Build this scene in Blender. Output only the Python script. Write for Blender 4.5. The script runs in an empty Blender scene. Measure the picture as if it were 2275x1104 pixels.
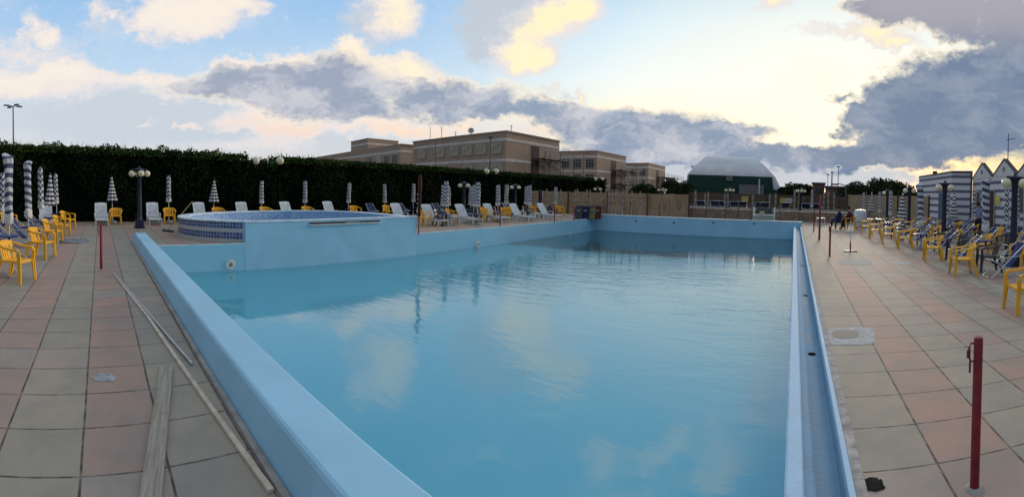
import bpy, bmesh, math, random
from mathutils import Vector, Matrix, Euler
random.seed(7)
R = math.radians
scene = bpy.context.scene
COL = scene.collection

# ------------------------------------------------------------ camera (a cylindrical phone panorama)
F, X0, HZ, PI_, RO, H = 982.4, 1766.0, 442.5, -.02, -.0195, 1.6
YAW = -(X0 - 1137.5) / F
cam_d = bpy.data.cameras.new('camera')
cam = bpy.data.objects.new('camera', cam_d); COL.objects.link(cam)
cam_d.type = 'PANO'
cam_d.panorama_type = 'CENTRAL_CYLINDRICAL'
cam_d.central_cylindrical_radius = 1.0
cam_d.central_cylindrical_range_u_min = -1137.5 / F
cam_d.central_cylindrical_range_u_max = 1137.5 / F
cam_d.central_cylindrical_range_v_min = -(1104 - HZ) / F
cam_d.central_cylindrical_range_v_max = HZ / F
cam_d.clip_end = 3000
cam_d.clip_start = .05
cam.matrix_world = Matrix.Translation((0, 0, H)) @ Matrix.Rotation(-YAW, 4, 'Z') @ Matrix.Rotation(RO, 4, 'Y') @ Matrix.Rotation(PI_, 4, 'X') @ Matrix.Rotation(R(90), 4, 'X')
scene.camera = cam

def ray(x, y):
    u = (x - 1137.5) / F; v = (y - HZ) / F
    d = [math.sin(u), math.cos(u), -v]
    c, s = math.cos(PI_), math.sin(PI_); d = [d[0], c*d[1]-s*d[2], s*d[1]+c*d[2]]
    c, s = math.cos(RO), math.sin(RO); d = [c*d[0]+s*d[2], d[1], -s*d[0]+c*d[2]]
    a = YAW; c, s = math.cos(a), math.sin(a); return [c*d[0]+s*d[1], -s*d[0]+c*d[1], d[2]]
def at(x, y, z=0.0):
    d = ray(x, y); t = (z - H) / d[2]; return Vector((d[0]*t, d[1]*t, z))
def atD(x, y, X=None, Y=None, D=None):
    d = ray(x, y)
    t = X/d[0] if X is not None else Y/d[1] if Y is not None else D/math.hypot(d[0], d[1])
    return Vector((d[0]*t, d[1]*t, H+d[2]*t))

# ------------------------------------------------------------ colour and exposure
scene.view_settings.view_transform = 'Standard'
scene.view_settings.look = 'None'
scene.view_settings.exposure = 0.32
scene.view_settings.gamma = 1.0
scene.cycles.max_bounces = 8
scene.cycles.transparent_max_bounces = 12
scene.cycles.use_denoising = True

def lin(r, g, b):
    f = lambda c: (c/255)/12.92 if c/255 <= .04045 else ((c/255+.055)/1.055)**2.4
    return (f(r), f(g), f(b), 1)

# ------------------------------------------------------------ node helper
class NT:
    def __init__(s, tree): s.t = tree; s.n = tree.nodes; s.l = tree.links
    def node(s, typ, **kw):
        n = s.n.new(typ)
        for k, v in kw.items(): setattr(n, k, v)
        return n
    def put(s, sock, v):
        if isinstance(v, bpy.types.NodeSocket): s.l.new(v, sock)
        elif v is not None: sock.default_value = v
    def m(s, op, a, b=None, c=None, clamp=False):
        n = s.node('ShaderNodeMath', operation=op, use_clamp=clamp)
        s.put(n.inputs[0], a)
        if b is not None: s.put(n.inputs[1], b)
        if c is not None: s.put(n.inputs[2], c)
        return n.outputs[0]
    def v(s, op, a, b=None):
        n = s.node('ShaderNodeVectorMath', operation=op); s.put(n.inputs[0], a)
        if b is not None: s.put(n.inputs[1], b)
        return n.outputs[0]
    def xyz(s, a):
        n = s.node('ShaderNodeSeparateXYZ'); s.put(n.inputs[0], a); return n.outputs
    def comb(s, x, y, z=0.0):
        n = s.node('ShaderNodeCombineXYZ'); s.put(n.inputs[0], x); s.put(n.inputs[1], y); s.put(n.inputs[2], z); return n.outputs[0]
    def mix(s, f, a, b, mode='MIX'):
        n = s.node('ShaderNodeMix', data_type='RGBA', blend_type=mode)
        s.put(n.inputs[0], f); s.put(n.inputs[6], a); s.put(n.inputs[7], b); return n.outputs[2]
    def sm(s, x, a, b, lo=0.0, hi=1.0):
        n = s.node('ShaderNodeMapRange', interpolation_type='SMOOTHSTEP'); s.put(n.inputs[0], x)
        n.inputs[1].default_value = a; n.inputs[2].default_value = b; n.inputs[3].default_value = lo; n.inputs[4].default_value = hi
        return n.outputs[0]
    def ramp(s, x, stops):
        n = s.node('ShaderNodeValToRGB'); e = n.color_ramp.elements
        while len(e) < len(stops): e.new(.5)
        for q, (p, c) in zip(e, stops): q.position = p; q.color = c
        s.put(n.inputs[0], x); return n.outputs[0]
    def noise(s, vec, scale, detail=4, rough=.5, dist=0.0, dim='3D'):
        n = s.node('ShaderNodeTexNoise', noise_dimensions=dim); s.put(n.inputs['Vector'], vec)
        n.inputs['Scale'].default_value = scale; n.inputs['Detail'].default_value = detail
        n.inputs['Roughness'].default_value = rough; n.inputs['Distortion'].default_value = dist
        return n.outputs

# ------------------------------------------------------------ world: dusk sky with broken cloud
world = bpy.data.worlds.new('World'); scene.world = world; world.use_nodes = True
SUN_AZ = (1900 - X0) / F     # clockwise from +Y
SUN_EL = R(11)
def build_world():
    w = NT(world.node_tree); w.n.clear()
    co = w.node('ShaderNodeTexCoord').outputs['Generated']
    x, y, z = w.xyz(co)
    U = w.m('ARCTAN2', x, y)                       # azimuth, 0 = along the gutter
    hyp = w.m('SQRT', w.m('ADD', w.m('MULTIPLY', x, x), w.m('MULTIPLY', y, y)))
    V = w.m('ARCTAN2', z, hyp)                     # elevation
    P0 = w.comb(U, V)
    n1 = w.noise(w.v('MULTIPLY', P0, (1, 1.5, 1)), 7.0, 7, .6)
    w1 = w.v('MULTIPLY', w.v('SUBTRACT', n1[1], (.5, .5, .5)), (.17, .105, 0))
    n2 = w.noise(w.v('MULTIPLY', P0, (1, 1.5, 1)), 34.0, 7, .62)
    w2 = w.v('MULTIPLY', w.v('SUBTRACT', n2[1], (.5, .5, .5)), (.05, .035, 0))
    P = w.v('ADD', w.v('ADD', P0, w1), w2)
    def uv(px, py):
        d = ray(px, py); return math.atan2(d[0], d[1]), math.atan2(d[2], math.hypot(d[0], d[1]))
    def field(blobs):
        acc = None
        for cx, cy, rx, ry, s in blobs:
            u, v_ = uv(cx, cy); a, b = F/(rx*1.55), F/(ry*1.55)
            mp = w.node('ShaderNodeMapping'); w.put(mp.inputs[0], P)
            mp.inputs['Scale'].default_value = (a, b, 1); mp.inputs['Location'].default_value = (-u*a, -v_*b, 0)
            g = w.node('ShaderNodeTexGradient', gradient_type='SPHERICAL'); w.put(g.inputs[0], mp.outputs[0])
            acc = w.m('MULTIPLY_ADD', g.outputs['Fac'], s, acc if acc is not None else 0.0)
        return acc
    dark = [(540,190,120,34,1.0),(640,180,130,50,1.1),(780,200,120,66,1.2),(440,195,100,28,.8),(690,245,110,32,.8),(850,270,70,18,.7),
            (1000,215,100,38,1.2),(1085,210,90,32,1.0),(960,245,60,28,.9),(1120,245,70,16,.9),
            (1240,255,90,26,1.1),(1330,272,130,36,1.2),(1480,287,160,38,1.3),(1640,290,95,14,1.1),(1200,235,34,20,.9),
            (1400,325,200,30,1.0),(1560,330,130,28,1.0),(1700,350,200,24,1.1),(1880,352,170,24,1.1),(1430,352,190,18,.8),
            (2070,215,120,75,1.2),(2190,170,120,75,1.3),(2120,270,190,66,1.4),(1970,285,95,42,1.2),(2290,235,160,115,1.4),(2030,335,130,30,1.2),(1950,355,110,18,1.1),
            (1900,265,35,18,.8),(1855,300,22,12,.7),(1865,214,34,9,.9),(1925,235,34,9,.8),(1990,200,60,30,.9),(2240,300,110,26,1.0),(2150,335,70,14,.9),
            (2170,15,230,42,1.4),(2000,8,110,24,1.1),(2290,60,80,40,1.0),(2110,60,50,18,.6)]
    grey = [(1095,60,80,70,1.2),(1120,25,80,40,.9),(1190,18,100,30,1.0),(830,45,75,50,1.1),(235,45,45,55,.8),(430,20,130,40,.9),(130,160,60,18,.6),(1070,70,50,30,.8),
            (150,255,260,60,.8),(420,270,240,60,.9),(330,215,160,40,.6),(700,320,300,34,.6),(1500,385,500,34,1.0),(1750,392,300,22,.9),(1250,215,60,20,.5)]
    light = [(390,28,95,50,1.0),(480,28,95,40,1.0),(560,8,50,16,1.0),(340,50,30,30,.8),(65,52,22,24,1.0),(100,82,20,14,.9),(215,15,40,34,.7),(262,30,12,18,.7),
             (1170,80,90,50,.8),(1240,30,90,34,1.1),(1280,10,60,20,1.0),(1160,135,60,34,.9),(1200,115,40,30,.9),(860,60,52,24,1.0),(900,20,40,30,.8),(775,95,24,20,1.0),(790,110,40,20,.8),
             (655,122,34,18,1.1),(530,142,55,16,1.2),(610,130,24,12,.8),(150,158,60,20,.8),(50,120,130,40,.75),(200,180,160,26,.8),(60,205,100,18,.7),(330,170,90,14,.7),(20,180,90,20,.8),
             (905,150,60,24,1.1),(850,165,110,30,.9),(760,140,90,22,.9),(600,255,100,34,.9),(630,295,70,26,1.0),(500,275,70,16,.8),(880,230,16,36,1.1),(735,205,20,20,.6),
             (960,282,100,20,1.0),(1050,262,70,16,.9),(1190,292,80,15,1.0),(1285,215,14,22,1.2),(1225,195,14,16,.9),(1170,235,14,14,.7),(880,300,100,14,.8),(1010,180,60,14,.8),
             (340,270,34,6,.9),(410,278,20,6,.9),(365,235,14,6,.9),(1432,330,54,11,.9),(1620,330,16,12,.8),(1650,312,60,12,.9),(740,292,120,14,.8),(550,330,160,16,.6),
             (1960,60,70,30,1.1),(1365,-175,48,34,1.1),(1480,-160,50,30,1.0),(1530,-120,36,26,.9),(1640,-165,60,44,1.1),(1590,-215,70,16,.8),(1600,-85,34,18,.8),(1690,-35,50,24,.9),(1715,5,40,22,1.0),(1760,-60,30,16,.8),(1250,-30,60,16,.7),(820,-30,60,40,.9),(900,-20,40,50,.8),(700,-120,90,22,.7),(1420,-260,120,20,.7),(1120,-190,90,14,.5),(1850,75,80,14,.8),(2010,95,40,16,1.0),(2140,375,90,6,.8)]
    high = w.noise(w.v('MULTIPLY', w.v('DIVIDE', co, w.comb(w.m('ADD', w.m('ABSOLUTE', z), .25), w.m('ADD', w.m('ABSOLUTE', z), .25), 1)), (1, 1, 0)), 2.6, 7, .58)[0]
    n3 = w.noise(w.v('MULTIPLY', P0, (1, 1.7, 1)), 95.0, 4, .6)
    det = w.m('ADD', w.m('MULTIPLY', w.m('SUBTRACT', n2[0], .5), .85), w.m('MULTIPLY', w.m('SUBTRACT', n3[0], .5), .35))
    fd = w.m('ADD', field(dark), det); fg = w.m('ADD', field(grey), det); fl = w.m('ADD', field(light), det)
    # clear sky
    Vn = w.m('MULTIPLY', V, 1/1.0)
    left = w.ramp(Vn, [(0, lin(218,204,200)), (.08, lin(208,209,214)), (.16, lin(204,214,226)), (.24, lin(192,216,236)), (.38, lin(158,196,234)), (.6, lin(126,172,216)), (1, lin(180,194,212))])
    mid = w.ramp(Vn, [(0, lin(214,200,200)), (.06, lin(226,208,202)), (.11, lin(252,232,194)), (.17, lin(254,246,212)), (.25, lin(240,247,242)), (.36, lin(214,234,244)), (.5, lin(168,204,226)), (.75, lin(140,178,214)), (1, lin(180,194,212))])
    right = w.ramp(Vn, [(0, lin(232,194,176)), (.035, lin(250,200,160)), (.07, lin(255,210,146)), (.10, lin(255,228,160)), (.2, lin(255,244,196)), (.34, lin(220,232,235)), (.5, lin(160,190,215)), (.75, lin(140,176,212)), (1, lin(180,194,212))])
    back = w.ramp(Vn, [(0, lin(108,108,114)), (.25, lin(114,122,136)), (.6, lin(146,164,188)), (1, lin(180,194,212))])
    umid0, umid1 = uv(820, 0)[0], uv(1500, 0)[0]
    base = w.mix(w.sm(U, umid0, umid1), left, mid)
    base = w.mix(w.sm(U, uv(1900, 0)[0], uv(2120, 0)[0]), base, right)
    bk = w.m('MAXIMUM', w.sm(U, -1.75, -2.3), w.sm(U, .75, 1.5))
    base = w.mix(bk, base, back)
    sk = w.node('ShaderNodeTexSky', sky_type='NISHITA', sun_disc=False)
    sk.sun_elevation = SUN_EL; sk.sun_rotation = SUN_AZ
    nsh = w.mix(1.0, sk.outputs[0], (.12, .12, .12, 1), 'MULTIPLY')
    base = w.mix(.12, base, nsh)
    # glow round the hidden sun
    su, sv = SUN_AZ, .24
    mp = w.node('ShaderNodeMapping'); w.put(mp.inputs[0], P0)
    mp.inputs['Scale'].default_value = (1.9, 3.6, 1); mp.inputs['Location'].default_value = (-(su-.08)*1.9, -(sv+.02)*3.6, 0)
    g = w.node('ShaderNodeTexGradient', gradient_type='SPHERICAL'); w.put(g.inputs[0], mp.outputs[0])
    base = w.mix(w.m('MULTIPLY', w.m('MULTIPLY', g.outputs['Fac'], .95, clamp=True), w.sm(V, .06, .14)), base, (.90, .885, .75, 1))
    # haze wisps on the clear sky
    wis = w.sm(n1[0], .45, .75)
    base = w.mix(w.m('MULTIPLY', wis, .18), base, lin(240,235,228))
    # high cloud overhead (only seen in the water and as light)
    hm = w.m('MULTIPLY', w.sm(high, .44, .62), w.m('MULTIPLY', w.sm(V, .72, .9), .8))
    base = w.mix(w.m('MULTIPLY', hm, .9), base, w.mix(w.sm(high, .5, .7), lin(214,206,200), lin(255,238,212)))
    # light clouds
    sunside = w.sm(U, uv(300, 0)[0], uv(1500, 0)[0])
    lc = w.mix(w.sm(V, .08, .24), w.mix(sunside, lin(232,208,200), lin(250,216,176)), w.mix(sunside, lin(240,228,216), lin(255,238,190)))
    lc = w.mix(w.sm(fl, .55, 1.25), lin(226,218,216), lc)
    col = w.mix(w.sm(fg, .12, .85, 0, .85), base, w.mix(sunside, lin(198,206,216), lin(180,186,196)))
    col = w.mix(w.sm(fl, .12, .80, 0, .95), col, lc)
    col = w.mix(w.sm(w.m('SUBTRACT', fg, fl), .25, .9, 0, .55), col, lin(188,198,208))
    # dark clouds: bright rim, slate core
    sh = w.noise(w.v('MULTIPLY', P, (1, 2.0, 1)), 9, 8, .62)[0]
    coreL = w.mix(sunside, lin(150,160,180), lin(128,146,172))
    core = w.mix(w.sm(U, uv(1500, 0)[0], uv(2050, 0)[0]), coreL, lin(98,120,150))
    core = w.mix(w.m('MULTIPLY', w.sm(sh, .40, .66, 0, .8), w.sm(U, uv(1500,0)[0], uv(2050,0)[0], 1, .25)), core, lin(204,204,210))
    core = w.mix(w.m('MULTIPLY', w.sm(V, .30, .42), w.sm(U, 0.0, .2)), core, lin(158,156,168))
    rim = w.mix(sunside, lin(246,232,216), lin(252,236,206))
    dm = w.sm(fd, .06, .50)
    col = w.mix(w.m('MULTIPLY', w.m('MULTIPLY', dm, .65), w.sm(V, .07, .16)), col, rim)
    col = w.mix(w.sm(fd, .20, 1.02, 0, .95), col, core)
    # below the horizon
    col = w.mix(w.sm(V, 0.0, -.03), col, (.12, .11, .10, 1))
    bg = w.node('ShaderNodeBackground'); w.put(bg.inputs[0], col); bg.inputs[1].default_value = .90
    o = w.node('ShaderNodeOutputWorld'); w.l.new(bg.outputs[0], o.inputs[0])
build_world()
world.cycles.sampling_method = 'MANUAL'; world.cycles.sample_map_resolution = 512

sun_d = bpy.data.lights.new('sun', 'SUN'); sun_d.energy = 1.3; sun_d.angle = R(10); sun_d.color = (1, .84, .66)
sun = bpy.data.objects.new('sun', sun_d); COL.objects.link(sun)
_sd = Vector((math.sin(SUN_AZ)*math.cos(SUN_EL), math.cos(SUN_AZ)*math.cos(SUN_EL), math.sin(SUN_EL)))
sun.rotation_euler = _sd.to_track_quat('Z', 'Y').to_euler(); sun.location = (0, 0, 20)

# ------------------------------------------------------------ materials
MATS = {}
def mat(name, col, rough=.6, var=.15, vscale=3.0, metal=0.0, bump=0.0, bscale=40.0, spec=.4, emit=None, trans=0.0):
    if name in MATS: return MATS[name]
    m = bpy.data.materials.new(name); m.use_nodes = True; w = NT(m.node_tree)
    b = w.n['Principled BSDF']
    tc = w.node('ShaderNodeTexCoord').outputs['Object']
    c = tuple(col[:3]) + (1,)
    if var > 0:
        nz = w.noise(tc, vscale, 6, .6)[0]
        k = w.sm(nz, .3, .7, 1-var, 1+var)
        mul = w.node('ShaderNodeVectorMath', operation='SCALE'); mul.inputs[0].default_value = c[:3]; w.put(mul.inputs['Scale'], k)
        w.put(b.inputs['Base Color'], mul.outputs[0])
        w.put(b.inputs['Roughness'], w.sm(nz, .3, .7, max(.02, rough-.08), min(1, rough+.08)))
    else:
        b.inputs['Base Color'].default_value = c; b.inputs['Roughness'].default_value = rough
    b.inputs['Metallic'].default_value = metal
    b.inputs['Specular IOR Level'].default_value = spec
    if bump:
        bn = w.node('ShaderNodeBump'); bn.inputs['Strength'].default_value = bump; bn.inputs['Distance'].default_value = .01
        w.put(bn.inputs['Height'], w.noise(tc, bscale, 5, .6)[0]); w.put(b.inputs['Normal'], bn.outputs[0])
    if emit: b.inputs['Emission Color'].default_value = c; b.inputs['Emission Strength'].default_value = emit
    MATS[name] = m; return m

def tile_mat(name, axis, s_off, t_off, flip=0, size=.5, tsize=.49, shear=0.0):
    m = bpy.data.materials.new(name); m.use_nodes = True; w = NT(m.node_tree); b = w.n['Principled BSDF']
    pos = w.node('ShaderNodeNewGeometry').outputs['Position']
    x, y, z = w.xyz(pos)
    if shear: x = w.m('MULTIPLY_ADD', y, shear, x)
    wob = w.m('MULTIPLY', w.m('SUBTRACT', w.noise(pos, 1.7, 2)[0], .5), .012)
    s_ = w.m('DIVIDE', w.m('ADD', w.m('SUBTRACT', y if axis == 'X' else x, s_off), wob), size)
    t_ = w.m('DIVIDE', w.m('ADD', w.m('SUBTRACT', x if axis == 'X' else y, t_off), wob), tsize)
    si, ti = w.m('FLOOR', s_), w.m('FLOOR', t_)
    sf, tf = w.m('FRACT', s_), w.m('FRACT', t_)
    par = w.m('FLOORED_MODULO', w.m('ADD', si, flip), 2.0)
    wn = w.node('ShaderNodeTexWhiteNoise', noise_dimensions='2D'); w.put(wn.inputs['Vector'], w.comb(si, ti))
    rnd = w.xyz(wn.outputs['Color'])
    col = w.mix(par, (.375, .315, .23, 1), (.44, .265, .19, 1))
    # odd tiles of the other colour shade
    col = w.mix(w.m('GREATER_THAN', rnd[1], .93), col, (.40, .31, .25, 1))
    col = w.mix(w.sm(rnd[0], 0, 1, 0, .35), col, (.27, .245, .21, 1))
    mott = w.noise(pos, 3.1, 6, .65)[0]
    col = w.mix(w.sm(mott, .35, .75, 0, .6), col, (.23, .21, .18, 1))
    fine = w.noise(pos, 120, 3, .6)[0]
    col = w.mix(w.sm(fine, .35, .7, 0, .22), col, (.42, .39, .35, 1))
    stain = w.noise(pos, .45, 5, .6)[0]
    col = w.mix(w.sm(stain, .45, .70, 0, .5), col, (.24, .22, .20, 1))
    spk = w.noise(pos, 14, 5, .7)[0]; col = w.mix(w.sm(spk, .64, .74, 0, .5), col, (.14, .12, .10, 1)); col = w.mix(w.sm(spk, .36, .26, 0, .45), col, (.50, .47, .42, 1))
    es = w.m('MINIMUM', sf, w.m('SUBTRACT', 1.0, sf)); et = w.m('MINIMUM', tf, w.m('SUBTRACT', 1.0, tf))
    gn = w.noise(pos, 9, 3)[0]
    gs = w.sm(w.m('ADD', es, w.m('MULTIPLY', gn, -.006)), .006, .017, 1, 0)
    gt = w.sm(w.m('ADD', et, w.m('MULTIPLY', gn, -.010)), .002, .015, .95, 0)
    gr = w.m('MULTIPLY', w.m('MAXIMUM', gs, gt), w.sm(gn, .3, .65, .45, .9))
    col = w.mix(gr, col, (.035, .032, .028, 1))
    w.put(b.inputs['Base Color'], col); b.inputs['Roughness'].default_value = .78; b.inputs['Specular IOR Level'].default_value = .3
    bn = w.node('ShaderNodeBump'); bn.inputs['Strength'].default_value = .6; bn.inputs['Distance'].default_value = .006
    hgt = w.m('ADD', w.m('SUBTRACT', w.m('MULTIPLY', fine, .3), gr), w.m('MULTIPLY', rnd[2], .4))
    w.put(bn.inputs['Height'], hgt); w.put(b.inputs['Normal'], bn.outputs[0])
    MATS[name] = m; return m

def stripe_mat(name, c1, c2, period, duty=.5, off=0.0, slant=0.0, dirty=.2, axis=2, step=0.0):
    m = bpy.data.materials.new(name); m.use_nodes = True; w = NT(m.node_tree); b = w.n['Principled BSDF']
    tc = w.node('ShaderNodeTexCoord').outputs['Object']
    xyz = w.xyz(tc); nz = w.noise(tc, 5, 4)[0]
    t = w.m('ADD', w.m('ADD', xyz[axis], w.m('MULTIPLY', xyz[0], slant)), w.m('MULTIPLY', w.m('SUBTRACT', nz, .5), .03 if slant or dirty > .1 else .004))
    if step: t = w.m('ADD', t, w.m('MULTIPLY', w.m('GREATER_THAN', w.m('SINE', w.m('MULTIPLY', w.m('ARCTAN2', xyz[1], xyz[0]), 4)), .1), step))
    f = w.m('FRACT', w.m('DIVIDE', w.m('ADD', t, off), period))
    col = w.mix(w.m('LESS_THAN', f, duty), c1, c2)
    col = w.mix(w.sm(nz, .4, .7, 0, dirty), col, (.35, .35, .36, 1))
    w.put(b.inputs['Base Color'], col); b.inputs['Roughness'].default_value = .75
    MATS[name] = m; return m

PLA = dict(rough=.38, var=.06, vscale=6)
M_yellow = mat('yellow plastic', (.80, .42, .02), .55, .10, 5)
M_black = mat('dark plastic', (.035, .035, .045), .4, .1, 5)
M_white = mat('white plastic', (.62, .67, .70), .4, .10, 4)
M_blue = mat('blue plastic', (.014, .018, .12), .4, .1, 5)
M_sling = mat('blue sling fabric', (.022, .04, .13), .8, .35, 14, bump=.4, bscale=120)
M_alu = mat('aluminium tube', (.72, .74, .76), .35, .1, 8, metal=.7)
M_lamp = mat('navy iron', (.013, .018, .050), .45, .2, 8, bump=.3, bscale=60)
M_globe = mat('cream glass', (.72, .68, .46), .25, .10, 9)
M_red = mat('red paint', (.20, .012, .016), .4, .3, 9, bump=.3, bscale=50)
M_pole = mat('white pole', (.60, .61, .60), .5, .15, 8)
M_conc = mat('concrete', (.30, .29, .27), .9, .25, 6, bump=.6, bscale=30)
M_stripe = stripe_mat('navy and white canvas', (.60, .61, .63, 1), (.018, .022, .055, 1), .155, .5, 0, 0, .08)
M_stripe_s = stripe_mat('navy and white canvas wound', (.58, .59, .60, 1), (.022, .03, .075, 1), .18, .5, .07, .25, .10, step=.06)
M_cover = stripe_mat('striped canvas under clear cover', (.50, .53, .58, 1), (.028, .045, .11, 1), .19, .5, .02, .3, .15)
M_flap = mat('pale canvas', (.58, .58, .55), .8, .2, 6)
M_grey = mat('grey metal', (.22, .23, .25), .5, .2, 5, metal=.4)
M_dark = mat('dark metal', (.05, .055, .065), .5, .3, 5)
M_darkred = mat('dark red cloth', (.07, .010, .012), .8, .35, 9)
M_bluepool = mat('pool blue paint', (.31, .57, .73), .5, .06, 1.2, bump=.12, bscale=60)
M_white_paint = mat('white rim paint', (.62, .70, .74), .6, .2, 3, bump=.3, bscale=40)
M_skin = mat('skin', (.36, .20, .14), .6, .1)
M_hole = mat('drain hole', (.012,.014,.016), 1, 0, spec=0)
M_wood = mat('weathered board', (.27, .25, .22), .85, .2, 6)

# ------------------------------------------------------------ mesh helpers
class MB:
    def __init__(s): s.b = bmesh.new(); s.mi = 0
    def _f(s, vs):
        try:
            f = s.b.faces.new(vs); f.material_index = s.mi; return f
        except ValueError: return None
    def poly(s, pts): return s._f([s.b.verts.new(p) for p in pts])
    def hexa(s, p):      # 8 points, bottom 4 ccw then top 4
        v = [s.b.verts.new(q) for q in p]
        for i in ((3,2,1,0), (4,5,6,7), (0,1,5,4), (1,2,6,5), (2,3,7,6), (3,0,4,7)): s._f([v[k] for k in i])
    def box(s, x0, x1, y0, y1, z0, z1):
        s.hexa([(x0,y0,z0),(x1,y0,z0),(x1,y1,z0),(x0,y1,z0),(x0,y0,z1),(x1,y0,z1),(x1,y1,z1),(x0,y1,z1)])
    def beam(s, a, b, w, h, up=(0,0,1)):   # rectangular bar
        a, b = Vector(a), Vector(b); d = (b-a).normalized(); up = Vector(up)
        if abs(d.dot(up)) > .98: up = Vector((0,1,0))
        r = d.cross(up).normalized(); u = r.cross(d)
        w2, h2 = (w if isinstance(w, tuple) else (w, w)), (h if isinstance(h, tuple) else (h, h))
        f = lambda c, i: [c - r*w2[i]/2 - u*h2[i]/2, c + r*w2[i]/2 - u*h2[i]/2, c + r*w2[i]/2 + u*h2[i]/2, c - r*w2[i]/2 + u*h2[i]/2]
        s.hexa([*f(a, 0), *f(b, 1)])
    def tube(s, pts, r, seg=8, close=False):
        pts = [Vector(p) for p in pts]; n = len(pts); rings = []
        rr = r if isinstance(r, (list, tuple)) else [r]*n
        for i, p in enumerate(pts):
            if close: d = (pts[(i+1) % n]-pts[i-1])
            else: d = (pts[min(i+1, n-1)]-pts[max(i-1, 0)])
            d = d.normalized(); up = Vector((0,0,1)) if abs(d.z) < .9 else Vector((1,0,0))
            a = d.cross(up).normalized(); c = a.cross(d)
            rings.append([s.b.verts.new(p + (a*math.cos(t)+c*math.sin(t))*rr[i]) for t in [2*math.pi*k/seg for k in range(seg)]])
        m = n if close else n-1
        for i in range(m):
            A, B = rings[i], rings[(i+1) % n]
            for k in range(seg): s._f([A[k], A[(k+1) % seg], B[(k+1) % seg], B[k]])
        if not close: s._f(rings[0][::-1]); s._f(rings[-1])
    def lathe(s, prof, seg=16, c=(0,0,0), fn=None, cap=True):
        rings = []
        for r, z in prof:
            ring = []
            for k in range(seg):
                t = 2*math.pi*k/seg; q = r
                dz = 0
                if fn: q, dz = fn(r, z, t)
                ring.append(s.b.verts.new((c[0]+q*math.cos(t), c[1]+q*math.sin(t), c[2]+z+dz)))
            rings.append(ring)
        for A, B in zip(rings, rings[1:]):
            for k in range(seg): s._f([A[k], A[(k+1) % seg], B[(k+1) % seg], B[k]])
        if cap: s._f(rings[0][::-1]); s._f(rings[-1])
    def sphere(s, c, r, seg=14, sz=1.0):
        n = seg//2
        s.lathe([(max(1e-4, r*math.sin(math.pi*i/n)), -r*sz*math.cos(math.pi*i/n)) for i in range(n+1)], seg, c, cap=False)
    def grid(s, fn, nu, nv, thick=0.0, nrm=(0,0,1)):
        g = [[s.b.verts.new(fn(i/nu, j/nv)) for j in range(nv+1)] for i in range(nu+1)]
        for i in range(nu):
            for j in range(nv): s._f([g[i][j], g[i+1][j], g[i+1][j+1], g[i][j+1]])
        if thick:
            N = Vector(nrm)*thick
            h = [[s.b.verts.new(v.co - N) for v in r] for r in g]
            for i in range(nu):
                for j in range(nv): s._f([h[i][j+1], h[i+1][j+1], h[i+1][j], h[i][j]])
            for i in range(nu):
                s._f([g[i+1][0], g[i][0], h[i][0], h[i+1][0]]); s._f([g[i][nv], g[i+1][nv], h[i+1][nv], h[i][nv]])
            for j in range(nv):
                s._f([g[0][j], g[0][j+1], h[0][j+1], h[0][j]]); s._f([g[nu][j+1], g[nu][j], h[nu][j], h[nu][j+1]])
    def build(s, name, mats, parent=None, smooth=False, bevel=0.0):
        s.b.normal_update()
        me = bpy.data.meshes.new(name); s.b.to_mesh(me); s.b.free()
        for m in (mats if isinstance(mats, (list, tuple)) else [mats]): me.materials.append(m)
        if smooth:
            for p in me.polygons: p.use_smooth = True
        o = bpy.data.objects.new(name, me); COL.objects.link(o)
        if parent: o.parent = parent
        if bevel:
            b = o.modifiers.new('bevel', 'BEVEL'); b.width = bevel; b.segments = 2; b.limit_method = 'ANGLE'
        if smooth:
            try:
                me.set_sharp_from_angle(angle=R(50))
            except Exception: pass
        return o
def tag(o, label=None, cat=None, group=None, kind=None):
    if label: o['label'] = label
    if cat: o['category'] = cat
    if group: o['group'] = group
    if kind: o['kind'] = kind
    return o
def empty(name, loc=(0,0,0), rz=0.0, label=None, cat=None, group=None):
    o = bpy.data.objects.new(name, None); COL.objects.link(o); o.location = loc; o.rotation_euler = (0,0,rz); o.empty_display_size = .2
    return tag(o, label, cat, group)
def kids(o): return [c for c in bpy.data.objects if c.parent is o]
KID = {}
def copy_tree(o, parent=None):
    c = o.copy(); COL.objects.link(c)
    if parent: c.parent = parent
    if o.name not in KID: KID[o.name] = kids(o)
    for ch in KID[o.name]: copy_tree(ch, c)
    return c
PROTO_USED = set()
def place(proto, loc, rz, label, cat=None, group=None, scale=None):
    """the first time the prototype itself is moved, afterwards a copy of it"""
    if proto.name not in KID: KID[proto.name] = kids(proto)
    if proto.name in PROTO_USED: o = copy_tree(proto)
    else: o = proto; PROTO_USED.add(proto.name)
    o.location = loc; o.rotation_euler = (0, 0, rz)
    if scale: o.scale = scale if isinstance(scale, tuple) else (scale,)*3
    elif o is not proto: o.scale = (1, 1, 1)
    return tag(o, label, cat, group)
ORD = ['nearest', 'second nearest', 'third nearest', 'fourth nearest', 'fifth nearest', 'sixth nearest', 'seventh nearest', 'eighth nearest', 'ninth nearest', 'tenth nearest']
NTH = ['leftmost', 'second from left', 'third from left', 'fourth from left', 'fifth from left', 'sixth from left', 'seventh from left', 'eighth from left', 'ninth from left', 'tenth from left', 'eleventh from left', 'twelfth from left', 'thirteenth from left', 'fourteenth from left', 'fifteenth from left', 'sixteenth from left', 'seventeenth from left', 'eighteenth from left']
def part(o, label): o['label'] = label; return o

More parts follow.
